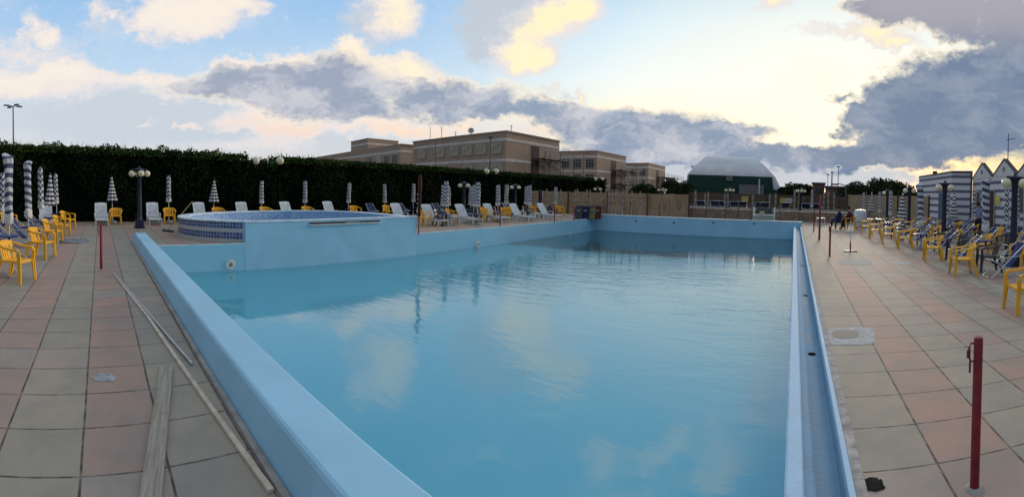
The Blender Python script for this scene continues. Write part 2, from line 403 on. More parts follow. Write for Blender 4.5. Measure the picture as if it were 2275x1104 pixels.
# ============================================================ SETTING
XL, XR, YN, YF = -11.7, 0.0, 1.33, 24.2       # inner faces of the pool
WZ, FZ = -.74, -1.5                            # water level, floor
T_front = tile_mat('deck tiles front', 'X', -.116, .04, 1, shear=.11)
T_right = tile_mat('deck tiles right', 'Y', .90, .10, 1)
def sheet(name, x0, x1, y0, y1, z, m, nx=1, ny=1):
    b = MB(); b.poly([(x0,y0,z),(x1,y0,z),(x1,y1,z),(x0,y1,z)]); o = b.build(name, m); return tag(o, kind='structure')
sheet('pavement_front', -20.6, .42, -16, .93, 0, T_front)
b = MB()
b.poly([(-20.6,.93,0),(XL-.06,.93,0),(XL-.06,YF,0),(-20.6,YF,0)])
b.poly([(-20.6,YF,0),(-11.95,YF,0),(-11.95,31,0),(-20.6,31,0)])
tag(b.build('pavement_left', T_front), kind='structure')
b = MB(); b.poly([(.42,-16,0),(22,-16,0),(22,30,0),(.42,30,0)]); tag(b.build('pavement_right', T_right), kind='structure')
b = MB(); b.poly([(-11.95,24.62,0),(.42,24.62,0),(.42,30,0),(-11.95,30,0)]); tag(b.build('pavement_far', T_front), kind='structure')
M_ground = mat('dry ground', (.13, .12, .085), .95, .35, .25, bump=.5, bscale=6)
b = MB(); G = 900
for x0, x1, y0, y1 in ((-G,-20.6,-G,G), (22,G,-G,G), (-20.6,22,-G,-16), (-20.6,22,31,G)): b.poly([(x0,y0,-.02),(x1,y0,-.02),(x1,y1,-.02),(x0,y1,-.02)])
b.poly([(-11.95,30,-.02),(22,30,-.02),(22,31,-.02),(-11.95,31,-.02)])
tag(b.build('ground', M_ground), kind='structure')

# pool basin
def pool_paint():
    m = bpy.data.materials.new('pool paint'); m.use_nodes = True; w = NT(m.node_tree); bs = w.n['Principled BSDF']
    pos = w.node('ShaderNodeNewGeometry').outputs['Position']; x, y, z = w.xyz(pos)
    n = w.noise(pos, .7, 6, .6)[0]; n2 = w.noise(w.v('MULTIPLY', pos, (1, 1, .15)), 5, 5, .6)[0]
    col = w.mix(w.sm(n, .3, .7), (.25, .54, .70, 1), (.28, .57, .72, 1))
    col = w.mix(w.sm(n2, .5, .8, 0, .25), col, (.19, .42, .60, 1))
    # scum line where the water stood
    col = w.mix(w.m('MULTIPLY', w.sm(z, WZ+.05, WZ), .35), col, (.13, .38, .48, 1))
    w.put(bs.inputs['Base Color'], col); bs.inputs['Roughness'].default_value = .5
    MATS['pool paint'] = m; return m
M_pool = pool_paint()
b = MB(); b.poly([(XL,YN,FZ),(XR,YN,FZ),(XR,YF,FZ),(XL,YF,FZ)]); tag(b.build('pool_floor', mat('pale turquoise floor', (.30,.72,.92), .6, .08, .6)), kind='structure')
b = MB()
b.poly([(XL,YN,FZ),(XL,YF,FZ),(XL,YF,0),(XL,YN,0)]); b.poly([(XR,YF,FZ),(XR,YN,FZ),(XR,YN,0),(XR,YF,0)])
b.poly([(XR,YN,FZ),(XL,YN,FZ),(XL,YN,.0),(XR,YN,.0)]); b.poly([(XL,YF,FZ),(XR,YF,FZ),(XR,YF,0),(XL,YF,0)])
# coping strips along the long left side
b.box(XL-.062, XL+.003, YN+.004, 4.0, -.3, .012); b.box(XL-.062, XL+.003, 10.16, YF-.02, -.3, .012)
tag(b.build('pool_basin', M_pool), kind='structure')
b = MB(); b.box(XL-.062, XL+.004, YN, 4.02, .012, .03); b.box(XL-.062, XL+.004, 10.16, YF, .012, .03)
tag(b.build('pool_coping', M_white_paint), kind='structure')
# near raised wall (bevelled outer face)
b = MB()
prof = [(.94,-.02),(.952,.02),(1.0,.225),(1.012,.243),(1.03,.25),(1.31,.25),(1.324,.245),(YN,.235),(YN,-.3),(.94,-.3)]
x0, x1 = -12.95, .36
L_ = [b.b.verts.new((x0,y,z)) for y, z in prof]; R_ = [b.b.verts.new((x1,y,z)) for y, z in prof]
for i in range(len(prof)): j = (i+1) % len(prof); b._f([L_[i], L_[j], R_[j], R_[i]])
b._f(L_[::-1]); b._f(R_)
o = b.build('pool_end_wall', M_bluepool); tag(o, 'raised light blue painted wall along the near end of the pool', 'pool wall')
b = MB(); b.box(-12.9, .36, .895, .938, -.02, .022); tag(b.build('kerb', M_conc), kind='structure')
# far raised wall
b = MB(); b.box(-11.95, .42, YF-.012, YF+.42, -.7, .235)
o = b.build('pool_far_wall', M_bluepool, bevel=.015); tag(o, 'raised blue wall closing the far end of the pool', 'pool wall')
b = MB(); b.box(-11.97, .44, YF-.02, YF+.44, .235, .262); b.build('coping', M_white_paint, o)
for px, py in ((1413,491),(1497,495),(1585,495),(1675,497)):
    p = atD(px, py, Y=YF-.014); b = MB(); b.tube([(p.x,p.y,p.z),(p.x,p.y-.012,p.z)], .055, 12); b.build('inlet', M_dark, o)
# overflow gutter on the right: lip, ledge, channel, outer lip
M_gut = mat('worn pale blue paint', (.19, .34, .47), .8, .15, 1.6, bump=.4, bscale=30)
M_gutw = mat('worn white blue paint', (.40, .58, .74), .75, .10, 2.5, bump=.3, bscale=30)
def prism(b, prof, y0, y1):
    A = [b.b.verts.new((x, y0, z)) for x, z in prof]; B = [b.b.verts.new((x, y1, z)) for x, z in prof]
    for i in range(len(prof)): j = (i+1) % len(prof); b._f([A[i], B[i], B[j], A[j]])
    b._f(A); b._f(B[::-1])
gy0, gy1 = YN+.001, YF-.02
b = MB(); prism(b, [(-.014,-.10),(-.014,-.012),(.0,.0),(.085,.004),(.095,-.01),(.095,-.10)], gy0, gy1); g1 = b.build('gutter_lip', M_gutw); tag(g1, kind='structure')
b = MB(); prism(b, [(.0951,-.20),(.0951,-.035),(.150,-.030),(.165,-.045),(.17,-.125),(.30,-.13),(.315,-.12),(.325,-.01),(.335,-.003),(.335,-.20)], gy0, gy1)
tag(b.build('gutter_channel', M_gut), kind='structure')
b = MB(); prism(b, [(.3352,-.2),(.3352,.002),(.34,.006),(.372,.006),(.376,.0),(.376,-.2)], gy0, gy1); tag(b.build('gutter_edge', M_gutw), kind='structure')
M_mortar = mat('pale mortar', (.40, .36, .33), .95, .35, 7, bump=1, bscale=25)
b = MB(); b.box(.3762, .44, gy0, gy1, -.1, .004); tag(b.build('mortar_strip', M_mortar), kind='structure')
b = MB(); b.box(.36,.42,.93,YN+.0005,-.1,-.001); tag(b.build('kerb_end', M_mortar), kind='structure')
for i, (px, py) in enumerate(((1806,787),(1791,657),(1783,590))):
    p = at(px, py, -.128); b = MB(); b.lathe([(.045,0),(.045,.006),(.036,.006),(.036,.002)], 14, (.235, p.y, -.129)); b.mi = 1; b.lathe([(.0355,0),(.0355,.004)], 14, (.235,p.y,-.128))
    tag(b.build('gutter_drain', [M_hole, M_hole]), 'small round drain in the pool gutter, %s to the camera' % ORD[i], 'drain', 'drains in the gutter')

# water
def water_mat():
    m = bpy.data.materials.new('pool water'); m.use_nodes = True; w = NT(m.node_tree); w.n.clear()
    pos = w.node('ShaderNodeNewGeometry').outputs['Position']; x, y, z = w.xyz(pos)
    r1 = w.noise(w.v('MULTIPLY', pos, (.7, 1.9, 1)), 1.9, 4, .55, .6)[0]
    r2 = w.noise(w.v('MULTIPLY', pos, (1, 1.8, 1)), 5.5, 3, .5, .3)[0]
    far = w.m('MULTIPLY', w.sm(y, 2.5, 8, .13, .9), w.sm(y, 12, 18, 1.0, .22))
    patch = w.sm(w.noise(pos, .22, 2)[0], .35, .65, .35, 1.0)
    hgt = w.m('MULTIPLY', w.m('ADD', w.m('MULTIPLY', r1, 1.0), w.m('MULTIPLY', r2, .28)), w.m('MULTIPLY', far, patch))
    bn = w.node('ShaderNodeBump'); bn.inputs['Strength'].default_value = 1; bn.inputs['Distance'].default_value = .02
    w.put(bn.inputs['Height'], hgt)
    fr = w.node('ShaderNodeFresnel'); fr.inputs[0].default_value = 1.85; w.put(fr.inputs[1], bn.outputs[0])
    tr = w.node('ShaderNodeBsdfTransparent'); tr.inputs[0].default_value = (.88, .98, 1.0, 1)
    gl = w.node('ShaderNodeBsdfGlossy'); gl.inputs['Roughness'].default_value = 0.0; w.put(gl.inputs['Normal'], bn.outputs[0])
    df = w.node('ShaderNodeBsdfDiffuse'); refl_y = w.m('ADD', y, w.m('MULTIPLY', w.m('SUBTRACT', w.noise(pos, .8, 5, .6)[0], .5), 1.6)); sx = w.m('MULTIPLY_ADD', x, .04, 15.7)
    w.put(df.inputs[0], w.mix(w.m('MULTIPLY', w.sm(w.m('SUBTRACT', refl_y, sx), -.3, .5), .85), (.15, .60, .78, 1), (.05, .105, .125, 1)))      # suspended haze; its far end is darkened to paint in a reflection
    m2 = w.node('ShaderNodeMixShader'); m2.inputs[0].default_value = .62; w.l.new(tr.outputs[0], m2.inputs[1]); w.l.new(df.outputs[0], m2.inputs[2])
    mx = w.node('ShaderNodeMixShader'); w.put(mx.inputs[0], w.m('ADD', w.m('MULTIPLY', fr.outputs[0], 1.0), .01, clamp=True)); w.l.new(m2.outputs[0], mx.inputs[1]); w.l.new(gl.outputs[0], mx.inputs[2])
    o = w.node('ShaderNodeOutputMaterial'); w.l.new(mx.outputs[0], o.inputs[0]); return m
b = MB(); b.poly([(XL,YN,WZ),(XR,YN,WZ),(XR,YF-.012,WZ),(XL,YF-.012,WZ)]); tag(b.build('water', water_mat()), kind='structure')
# round inlets on the left wall + floor drain
M_ring = mat('cream fitting', (.60, .62, .56), .5, .1)
for i, (px, py) in enumerate(((512,588),(1062,543),(1268,520))):
    p = atD(px, py, X=XL+.001); r = empty('wall_fitting', (XL+.002, p.y, p.z+.0), 0, 'round white light fitting on the left pool wall, %s to the camera' % ORD[i], 'pool light', 'round fittings on the left pool wall')
    b = MB(); b.tube([(0,0,0),(.025,0,0)], [.14,.125], 24); b.build('ring', M_ring, r)
    b = MB(); b.tube([(.0,0,0),(.032,0,0)], .055, 16); b.build('lens', M_grey, r)
p = at(1167, 830, FZ)
b = MB(); b.lathe([(.13,.0),(.13,.012),(.09,.012),(.09,.004),(.0001,.004)], 20, (p.x, p.y, FZ+.001)); b.mi = 1
for k in range(6): a = k*math.pi/3; b.box(p.x+.07*math.cos(a)-.012, p.x+.07*math.cos(a)+.012, p.y+.07*math.sin(a)-.012, p.y+.07*math.sin(a)+.012, FZ+.005, FZ+.014)
tag(b.build('floor_drain', [M_dark, M_ring]), 'round drain grate on the pool floor under water', 'drain')

# raised round tub beside the pool
def mosaic(name, c1, c2, c3, sc, band=False):
    m = bpy.data.materials.new(name); m.use_nodes = True; w = NT(m.node_tree); bs = w.n['Principled BSDF']
    uvn = w.node('ShaderNodeUVMap').outputs[0]; x, y, z = w.xyz(uvn)
    sx = w.m('DIVIDE', x, sc); sy = w.m('DIVIDE', y, sc)
    wn = w.node('ShaderNodeTexWhiteNoise', noise_dimensions='2D'); w.put(wn.inputs['Vector'], w.comb(w.m('FLOOR', sx), w.m('FLOOR', sy)))
    col = w.mix(w.sm(wn.outputs['Value'], 0, 1), c1, c2)
    col = w.mix(w.m('GREATER_THAN', wn.outputs['Value'], .72), col, c3)
    e = lambda q: (lambda f: w.m('MINIMUM', f, w.m('SUBTRACT', 1.0, f)))(w.m('FRACT', q))
    gr = w.sm(w.m('MINIMUM', e(sx), e(sy)), .03, .09, 1, 0)
    col = w.mix(gr, col, (.45, .48, .52, 1))
    if band:
        f = w.m('FRACT', w.m('DIVIDE', y, .30)); isw = w.m('LESS_THAN', f, .36)
        wc = w.mix(w.noise(uvn, 9, 4)[0], (.52, .52, .50, 1), (.40, .41, .42, 1))
        col = w.mix(isw, col, wc)
    w.put(bs.inputs['Base Color'], col); bs.inputs['Roughness'].default_value = .3
    return m
M_mos = mosaic('blue tile bands', (.035, .07, .22, 1), (.08, .13, .34, 1), (.025, .05, .15, 1), .10, True)
M_mosin = mosaic('pale blue mosaic', (.20, .38, .60, 1), (.30, .46, .66, 1), (.10, .20, .50, 1), .05)
M_terr = mat('terracotta rim', (.42, .30, .24), .8, .2, 5)
tub = empty('round_tub', (XL, 7.1, 0), 0, 'raised round tub clad in blue tile bands set against the pool', 'tub')
TA, TB, TC, TZ = 3.0, 4.55, -2.42, .63
a0 = math.acos(max(-1, min(1, -TC/TA)))      # where the ellipse meets the pool face
def epts(dr, n=80):
    A, B, B2 = TA+dr, TB+dr, 3.05+dr; out = [(-.0, B2)] + [(TC*k/4, B2) for k in range(1, 4)]
    a = math.acos(min(1, -TC/A)); e = 2*math.pi-a-math.pi/2
    for i in range(n+1):
        t = math.pi/2 + e*i/n; out.append((TC + A*math.cos(t), (B2 if math.sin(t) > 0 else B)*math.sin(t)))
    return out
def wallstrip(name, dr, z0, z1, m, flip=False, smooth=True):
    pts = epts(dr); b = MB(); uvl = b.b.loops.layers.uv.new('UVMap'); s_ = 0; prev = None; vs = []
    for p in pts:
        if prev: s_ += math.hypot(p[0]-prev[0], p[1]-prev[1])
        vs.append((b.b.verts.new((p[0],p[1],z0)), b.b.verts.new((p[0],p[1],z1)), s_)); prev = p
    for A, B in zip(vs, vs[1:]):
        f = b.b.faces.new([A[0], B[0], B[1], A[1]] if not flip else [A[1], B[1], B[0], A[0]])
        for lp in f.loops:
            v = lp.vert; sA = A[2] if v in (A[0], A[1]) else B[2]; lp[uvl].uv = (sA, v.co.z)
    return b.build(name, m, tub, smooth)
wallstrip('outer_wall', 0, 0, TZ-.04, M_mos)
wallstrip('inner_wall', -.32, -.25, TZ-.04, M_mosin, True)
b = MB(); P1, P2 = epts(.03), epts(-.34)
for z0, z1 in ((TZ-.04, TZ),):
    V = [[b.b.verts.new((p[0],p[1],z)) for p, z in ((P1[i],z0),(P1[i],z1),(P2[i],z1),(P2[i],z0))] for i in range(len(P1))]
    for A, B in zip(V, V[1:]):
        for k in range(4): b._f([A[k], B[k], B[(k+1) % 4], A[(k+1) % 4]])
b.build('rim', M_white_paint, tub)
yb = 3.05
b = MB(); b.box(-.22, .004, -yb-.05, yb+.03, -1.9, TZ-.03); b.build('front_wall', M_bluepool, tub)
b = MB(); b.box(-.24, .02, -yb-.07, yb+.05, TZ-.03, TZ+.012); b.build('front_coping', M_white_paint, tub)
b = MB()
pts = epts(-.33, 40); vs = [b.b.verts.new((p[0], p[1], TZ-.42)) for p in pts]; b._f(vs); b.build('tub_floor', M_bluepool, tub)
ya, yc = atD(685, 495, X=XL).y-7.1, atD(845, 492, X=XL).y-7.1
b = MB(); b.box(.004, .06, ya, yc, TZ-.17, TZ-.135); b.build('weir_sill', M_pole, tub)
b = MB(); b.box(.004, .012, ya+.02, yc-.02, TZ-.135, TZ-.075); b.build('weir_slot', M_dark, tub)
b = MB(); b.box(.012, .03, (ya+yc)/2-.05, (ya+yc)/2+.5, TZ-.135, TZ-.07); b.build('weir_gate', M_grey, tub)


# ============================================================ FURNITURE PROTOTYPES (front towards +Y)
def make_armchair(name, m):
    r = empty(name)
    b = MB()
    b.grid(lambda u, v: (-.22+.44*u + (.02 if v > .5 else 0)*(1-2*u)*.4, -.22+.46*v, .43 - .022*math.sin(math.pi*u)*math.sin(math.pi*min(1, v*1.1)) - (.02*(v-.85)/.15 if v > .85 else 0)), 8, 8, .014)
    b.box(-.225,.225,.215,.235,.385,.425); b.box(-.232,-.218,-.2,.22,.39,.425); b.box(.218,.232,-.2,.22,.39,.425)
    b.build('seat', m, r, True)
    b = MB()
    def bk(x, z): return -.20 - .10*(z-.42)/.38 + .055*(x/.25)**2
    for x0, x1 in ((-.235,-.15), (-.115,-.05), (-.032,.032), (.05,.115), (.15,.235)):
        b.grid(lambda u, v, x0=x0, x1=x1: (x0+(x1-x0)*u, bk(x0+(x1-x0)*u, .42+.26*v), .42+.26*v), 2, 4, .014, (0,1,0))
    b.grid(lambda u, v: (-.235+.47*u, bk(-.235+.47*u, .68+.11*v)-.004, .68+(.085+.03*math.sin(math.pi*u))*v), 10, 3, .018, (0,1,0))
    b.build('backrest', m, r, True)
    for s in (-1, 1):
        b = MB()
        P = [(.235*s,-.285,.74),(.262*s,-.20,.715),(.283*s,-.08,.675),(.290*s,.08,.655),(.287*s,.19,.650),(.278*s,.235,.63),(.270*s,.25,.58)]
        W = [.03,.045,.06,.065,.065,.055,.05]
        for k in range(len(P)-1): b.beam(P[k], P[k+1], (W[k], W[k+1]), .036)
        b.build('armrest', m, r, False)
    for sx in (-1, 1):
        for sy in (1, -1):
            b = MB()
            if sy == 1:
                b.beam((.272*sx,.25,.60), (.262*sx,.235,.42), (.034,.04), (.055,.072)); b.beam((.262*sx,.235,.43), (.285*sx,.27,0), (.034,.028), (.082,.05)); b.beam((.240*sx,.243,.43), (.268*sx,.275,0), (.07,.045), .018)
            else:
                b.beam((.235*sx,-.205,.44), (.275*sx,-.31,0), (.034,.028), (.082,.05)); b.beam((.212*sx,-.215,.43), (.256*sx,-.315,0), (.07,.045), .018)
            b.build('leg', m, r)
    return r
def make_lounger():
    r = empty('sun_lounger')                                   # feet towards +Y, back raised
    def slats(b, y0, z0, y1, z1, n, w):
        for i in range(n):
            t0, t1 = (i+.12)/n, (i+.88)/n
            f = lambda t: (y0+(y1-y0)*t, z0+(z1-z0)*t)
            (a, za), (c, zc) = f(t0), f(t1)
            b.hexa([(-w,a,za-.02),(w,a,za-.02),(w,c,zc-.02),(-w,c,zc-.02),(-w,a,za),(w,a,za),(w,c,zc),(-w,c,zc)])
    b = MB(); slats(b, -.28, .34, .98, .32, 13, .27); b.box(-.31,-.265,-.3,1.0,.27,.35); b.box(.265,.31,-.3,1.0,.27,.35); b.box(-.31,.31,.98,1.02,.27,.35); b.build('seat', M_white, r)
    b = MB()
    d = Vector((0,-.46,.62)).normalized(); o = Vector((0,-.28,.36))
    for i in range(9):
        x = -.24+.06*i; b.beam(o+Vector((x,0,0)), o+d*.74+Vector((x,0,0)), .044, .016, (0,1,.6))
    for x in (-.285,.285): b.beam(o+Vector((x,0,0)), o+d*.80+Vector((x,0,0)), .035, .035, (0,1,.6))
    for t in (.02,.42): b.beam(o+d*t+Vector((-.29,-.02,0)), o+d*t+Vector((.29,-.02,0)), .03, .03)
    b.grid(lambda u, v: tuple(o+d*(.72+.13*v+.03*math.sin(math.pi*u)*v)+Vector((-.30+.60*u,0,0))), 10, 3, .022, (0,.8,.6))
    b.build('backrest', M_white, r)
    for x in (-.2, .2): b = MB(); b.beam((x,-.52,.68), (x,-.42,.28), .03, .03); b.build('back_prop', M_white, r)
    for s in (-1, 1):
        b = MB(); P = [(.315*s,-.42,.52),(.33*s,-.2,.55),(.33*s,.06,.53),(.32*s,.12,.47),(.31*s,.13,.33)]
        for k in range(4): b.beam(P[k], P[k+1], .045, .022)
        b.beam((.315*s,-.40,.52), (.30*s,-.34,.32), .04, .03); b.build('armrest', M_white, r)
    for sx in (-1, 1):
        for y in (-.42, -.02, .93):
            b = MB(); b.beam((.285*sx, y, .32), (.305*sx, y+(.02 if y > 0 else -.03), 0), (.05,.035), (.07,.05)); b.build('leg', M_white, r)
    return r
def make_deckchair():
    r = empty('deck_chair')
    T = .014
    b = MB(); b.tube([(-.27,.55,.02),(-.27,-.55,.98),(.27,-.55,.98),(.27,.55,.02)], T, 8, True); b.build('back_frame', M_alu, r, True)
    b = MB(); b.tube([(-.24,-.50,.02),(-.24,.48,.50),(.24,.48,.50),(.24,-.50,.02)], T, 8, True); b.build('seat_frame', M_alu, r, True)
    b = MB()
    def sl(u, v):
        y = -.54 + 1.01*v; zt = .965 + (.49-.965)*v; sag = .36*math.sin(math.pi*min(1, v*1.04))**.9 if v < .96 else .04*(1-v)/.04
        return (-.235+.47*u, y, zt - sag*(1-.12*math.cos(math.pi*(2*u-1))))
    b.grid(sl, 4, 18, .006, (0,0,1)); b.build('sling', M_sling, r, True)
    for s in (-1, 1):
        b = MB(); b.beam((.29*s,-.36,.62), (.29*s,.16,.57), .04, .02); b.tube([(.29*s,.13,.575),(.275*s,.0,.50)], .01, 6); b.build('armrest', M_alu, r)
    return r
def make_stacked():
    """folded deckchair lying back low, as in the tight rows"""
    return None
def make_umbrella(kind):
    r = empty('beach_umbrella')
    b = MB(); b.lathe([(.019,0),(.019,1.0),(.017,2.02)], 10); b.build('pole', M_pole, r, True)
    b = MB(); b.lathe([(.22,0),(.22,.05),(.19,.075),(.05,.09),(.035,.20),(.03,.20)], 16); b.build('base', M_conc, r, True)
    b = MB()
    if kind == 'cone':
        def pl(rr, z, t): 
            k = 1 + .22*math.cos(8*t)*(1-min(1, (z-.98)/1.2)); return rr*k, (-.035*abs(math.sin(4*t)) if z < 1.0 else 0) - .05*math.cos(8*t)*rr*3
        b.lathe([(.235,.98),(.225,1.02),(.19,1.2),(.15,1.42),(.115,1.62),(.08,1.82),(.05,1.98),(.03,2.06),(.012,2.10)], 48, fn=pl)
        b.build('canopy', M_stripe, r, True)
    elif kind == 'cover':
        def pl(rr, z, t): return rr*(1+.10*math.sin(3*t+z*6)+.07*math.sin(5*t-z*9)), .01*math.sin(2*t)
        b.lathe([(.085,.93),(.125,.95),(.12,1.1),(.115,1.3),(.112,1.5),(.11,1.7),(.105,1.9),(.10,2.0),(.095,2.10),(.06,2.115)], 24, fn=pl)
        b.build('canopy', M_stripe_s, r, True)
        b = MB(); b.lathe([(.105,.90),(.13,.93),(.128,1.02),(.118,1.04)], 20, fn=pl, cap=False); b.build('hem', M_flap, r, True)
    else:
        def pl(rr, z, t): return rr*(1+.13*math.sin(3*t+z*4)+.08*math.sin(7*t-z*8))*(1+.35*max(0, math.cos(t-.6))*max(0, (z-1.9)/.25)), .02*math.sin(2*t)+(.05*math.cos(t) if z > 2.05 else 0)
        b.lathe([(.09,.80),(.135,.82),(.13,1.1),(.125,1.4),(.13,1.7),(.135,1.95),(.15,2.08),(.165,2.16),(.11,2.17)], 28, fn=pl)
        b.build('canopy', M_cover, r, True)
        b = MB(); b.lathe([(.10,.76),(.145,.80),(.142,.98),(.132,1.0)], 20, fn=pl, cap=False); b.build('hem', M_flap, r, True)
    b = MB(); b.lathe([(.028,.50),(.30,.505),(.315,.53),(.30,.535),(.03,.53)], 28, cap=False); b.lathe([(.045,.40),(.04,.50)], 12, cap=False)
    b.build('tray_table', M_blue, r, True)
    return r
def make_lamp():
    r = empty('globe_lamp')
    b = MB(); b.box(-.18,.18,-.18,.18,0,.10); b.box(-.145,.145,-.145,.145,.10,.30); b.box(-.165,.165,-.165,.165,.30,.33); b.build('plinth', M_lamp, r, bevel=.012)
    b = MB()
    def fl(rr, z, t): return rr*(1-.06*abs(math.sin(6*t))), 0
    b.lathe([(.12,.33),(.10,.38),(.095,.5),(.088,1.2),(.080,2.05),(.10,2.08),(.10,2.12),(.085,2.16)], 48, fn=fl); b.build('column', M_lamp, r, True)
    b = MB(); b.lathe([(.085,2.16),(.12,2.24),(.19,2.30),(.19,2.36),(.06,2.40),(.04,2.46),(.001,2.49)], 20); b.build('capital', M_lamp, r, True)
    for k in range(4):
        a = k*math.pi/2; c, s = math.cos(a), math.sin(a)
        b = MB(); b.tube([(.12*c,.12*s,2.31),(.22*c,.22*s,2.35),(.29*c,.29*s,2.345),(.30*c,.30*s,2.30)], [.03,.022,.022,.03], 8); ar = b.build('arm', M_lamp, r, True)
        b = MB(); b.sphere((.30*c,.30*s,2.185), .125, 20); b.build('globe', M_globe, ar, True)
    return r
def make_post():
    r = empty('red_post')
    b = MB(); b.tube([(0,0,0),(0,0,.85),(0,0,.862)], [.0275,.0275,.021], 16); b.build('post', M_red, r, True)
    b = MB(); b.lathe([(.058,0),(.054,.005),(.03,.012)], 18); b.build('foot', M_conc, r, True)
    b = MB(); pts = [(-.03,0,.83),(-.05,0,.835),(-.062,0,.815),(-.062,0,.76),(-.05,0,.73),(-.028,0,.735)]; b.tube(pts, .006, 6); b.tube([(-.055,0,.735),(-.055,0,.67)], .006, 6); b.tube([(-.066,0,.80),(-.066,0,.755)], .011, 6); b.build('hook', M_red, r, True)
    return r
chairY = make_armchair('armchair', M_yellow)
chairB = make_armchair('armchair', M_black)
lounger = make_lounger(); deck = make_deckchair()
U_cone, U_cov, U_bag = make_umbrella('cone'), make_umbrella('cover'), make_umbrella('bag')
lampP = make_lamp(); postP = make_post()

def face(dx, dy): return math.atan2(-dx, dy)       # rotation so that local +Y points to (dx,dy)
def jit(a): return random.uniform(-a, a)

# ---------------------------------------------------------- red posts
posts = [((2165,1085),'beside the pool gutter in the right foreground'),((1843,570),'on the right deck, second nearest of the pool-side row'),((1808,514),'small and far, next to the far pool corner'),((225,599),'on the left deck strip beyond the fallen poles'),
         ((1111,502),'on the far side deck by the white loungers'),((1232,494),'near the yellow chairs left of the bins'),((1275,491),'standing just left of the recycling bins')]
for i, ((px, py), l) in enumerate(posts):
    p = at(px, py, 0); sc = 1.0
    hgt = {2165: .98, 1843: .99, 1808: 1.1, 225: 1.0, 1111: 1.0}.get(px, 1.0)
    place(postP, p, .2 if px > 2000 else math.pi-1.2 if px == 225 else jit(3), 'short red steel post '+l, 'post', 'red rope posts round the pool', hgt)
# tall red pole on the right deck
def tall_pole(base, ytop, name, label, r_=.035, m=M_red, **k):
    p = at(*base); D = math.hypot(p.x, p.y); zt = atD(base[0], ytop, D=D).z
    b = MB(); b.tube([(0,0,0),(0,0,zt-.01),(0,0,zt)], [r_, r_, r_*.7], 12); o = b.build(name, m, None, True); o.location = p; tag(o, label, 'pole'); return o
tall_pole((1820,533), 432, 'tall_pole', 'tall dark red steel pole on the right deck', .04)
# tightly rolled red parasol next to the tub
p = at(930,520); r = empty('rolled_parasol', p, 0, 'tightly rolled dark red parasol leaning beside the round tub', 'umbrella'); r.rotation_euler = (R(2), R(3.2), 0)
b = MB(); b.tube([(0,0,0),(0,0,2.0)], .022, 10); b.build('pole', M_red, r, True)
b = MB(); b.lathe([(.03,.62),(.055,.66),(.06,1.2),(.07,1.7),(.065,2.02),(.02,2.10)], 16, fn=lambda q, z, t: (q*(1+.12*math.sin(4*t+z*7)), 0)); b.build('canopy', M_darkred, r, True)
for k in range(5): b = MB(); b.box(-.012,.012,-.095,-.08,.74+k*.16,.80+k*.16); b.build('print_mark', M_flap, r)

# ---------------------------------------------------------- lamps
lamps = [(310,507,None,370,'left of the round tub'), (2250,590,None,384,'largest one at the right edge'), (2098,None,16.2,401,'right row in front of the grey door'), (2020,None,22.4,412,'right row in front of the trees'),
         (1971,None,28.0,420,'right row behind the folded umbrellas'), (1778,None,33.5,417,'far end behind the pool corner'), (1620,None,36,416,'far end in front of the green hall'), (1470,None,38,416,'far end before the last brick block'),
         (1327,None,36,414,'beside the reed fence, above the bins'), (1144,None,27,408,'in front of the hedge at its right part'), (1030,None,24.5,403,'in front of the hedge behind the white loungers')]
for px, py, D, yt, l in lamps:
    if py: p = at(px, py); D = math.hypot(p.x, p.y)
    else: p = atD(px, 460, D=D); p.z = 0
    zt = atD(px, yt, D=D).z
    place(lampP, p, face(p.x, p.y)+R(45 if px in (1030,1144,1327,2253,2250,2098,2020,1971) else 12)+0, 'navy lamp post with cream globes, '+l, 'lamp post', 'globe lamp posts round the pool', (1, 1, zt/2.47))
for i, (px, py, X) in enumerate(((568,352,-21.0),(622,353,-21.0))):
    pass

# ---------------------------------------------------------- umbrellas
def umb(proto, px, ytop, l, base=None, D=None, X=None, g='folded striped umbrellas', wid=1.0):
    if base: p = at(px, base)
    elif D: p = atD(px, 460, D=D)
    else: p = atD(px, 440, X=X)
    p.z = 0; D = math.hypot(p.x, p.y); zt = atD(px, ytop, D=D).z
    o = place(proto, p, random.uniform(0, 6.28), l, 'umbrella', g, (wid, wid, zt/(2.17 if proto is U_bag else 2.11)))
    o.rotation_euler.x = R(jit(1.8)); o.rotation_euler.y = R(jit(1.8)); return o
g1 = 'umbrellas in the row before the hedge'
row = [(250,390,U_cone),(375,390,U_cov),(474,398,U_cone),(580,402,U_cov),(678,402,U_cov),(773,406,U_cov),(856,409,U_cov),(918,408,U_cov)]
for i, (px, yt, pr) in enumerate(row):
    umb(pr, px, yt, ('striped umbrella folded loosely before the hedge, %s of its row' if pr is U_cone else 'striped umbrella wrapped tight before the hedge, %s of its row') % NTH[i], X=-19.85, g=g1, wid=.9)
g2 = 'umbrellas behind the white loungers'
for i, (px, yt, D) in enumerate([(984,411,21.5),(990,403,19.5),(996,414,23),(1045,414,24),(1052,411,21.5),(1061,405,20),(1107,411,22.5),(1124,410,24.5),(1168,414,26),(1175,412,24),(1233,416,28)]):
    umb(U_cov, px, yt, 'tightly wrapped striped umbrella behind the white loungers, %s there' % NTH[i], D=D, g=g2, wid=.95)
g3 = 'umbrellas over the right hand deck'
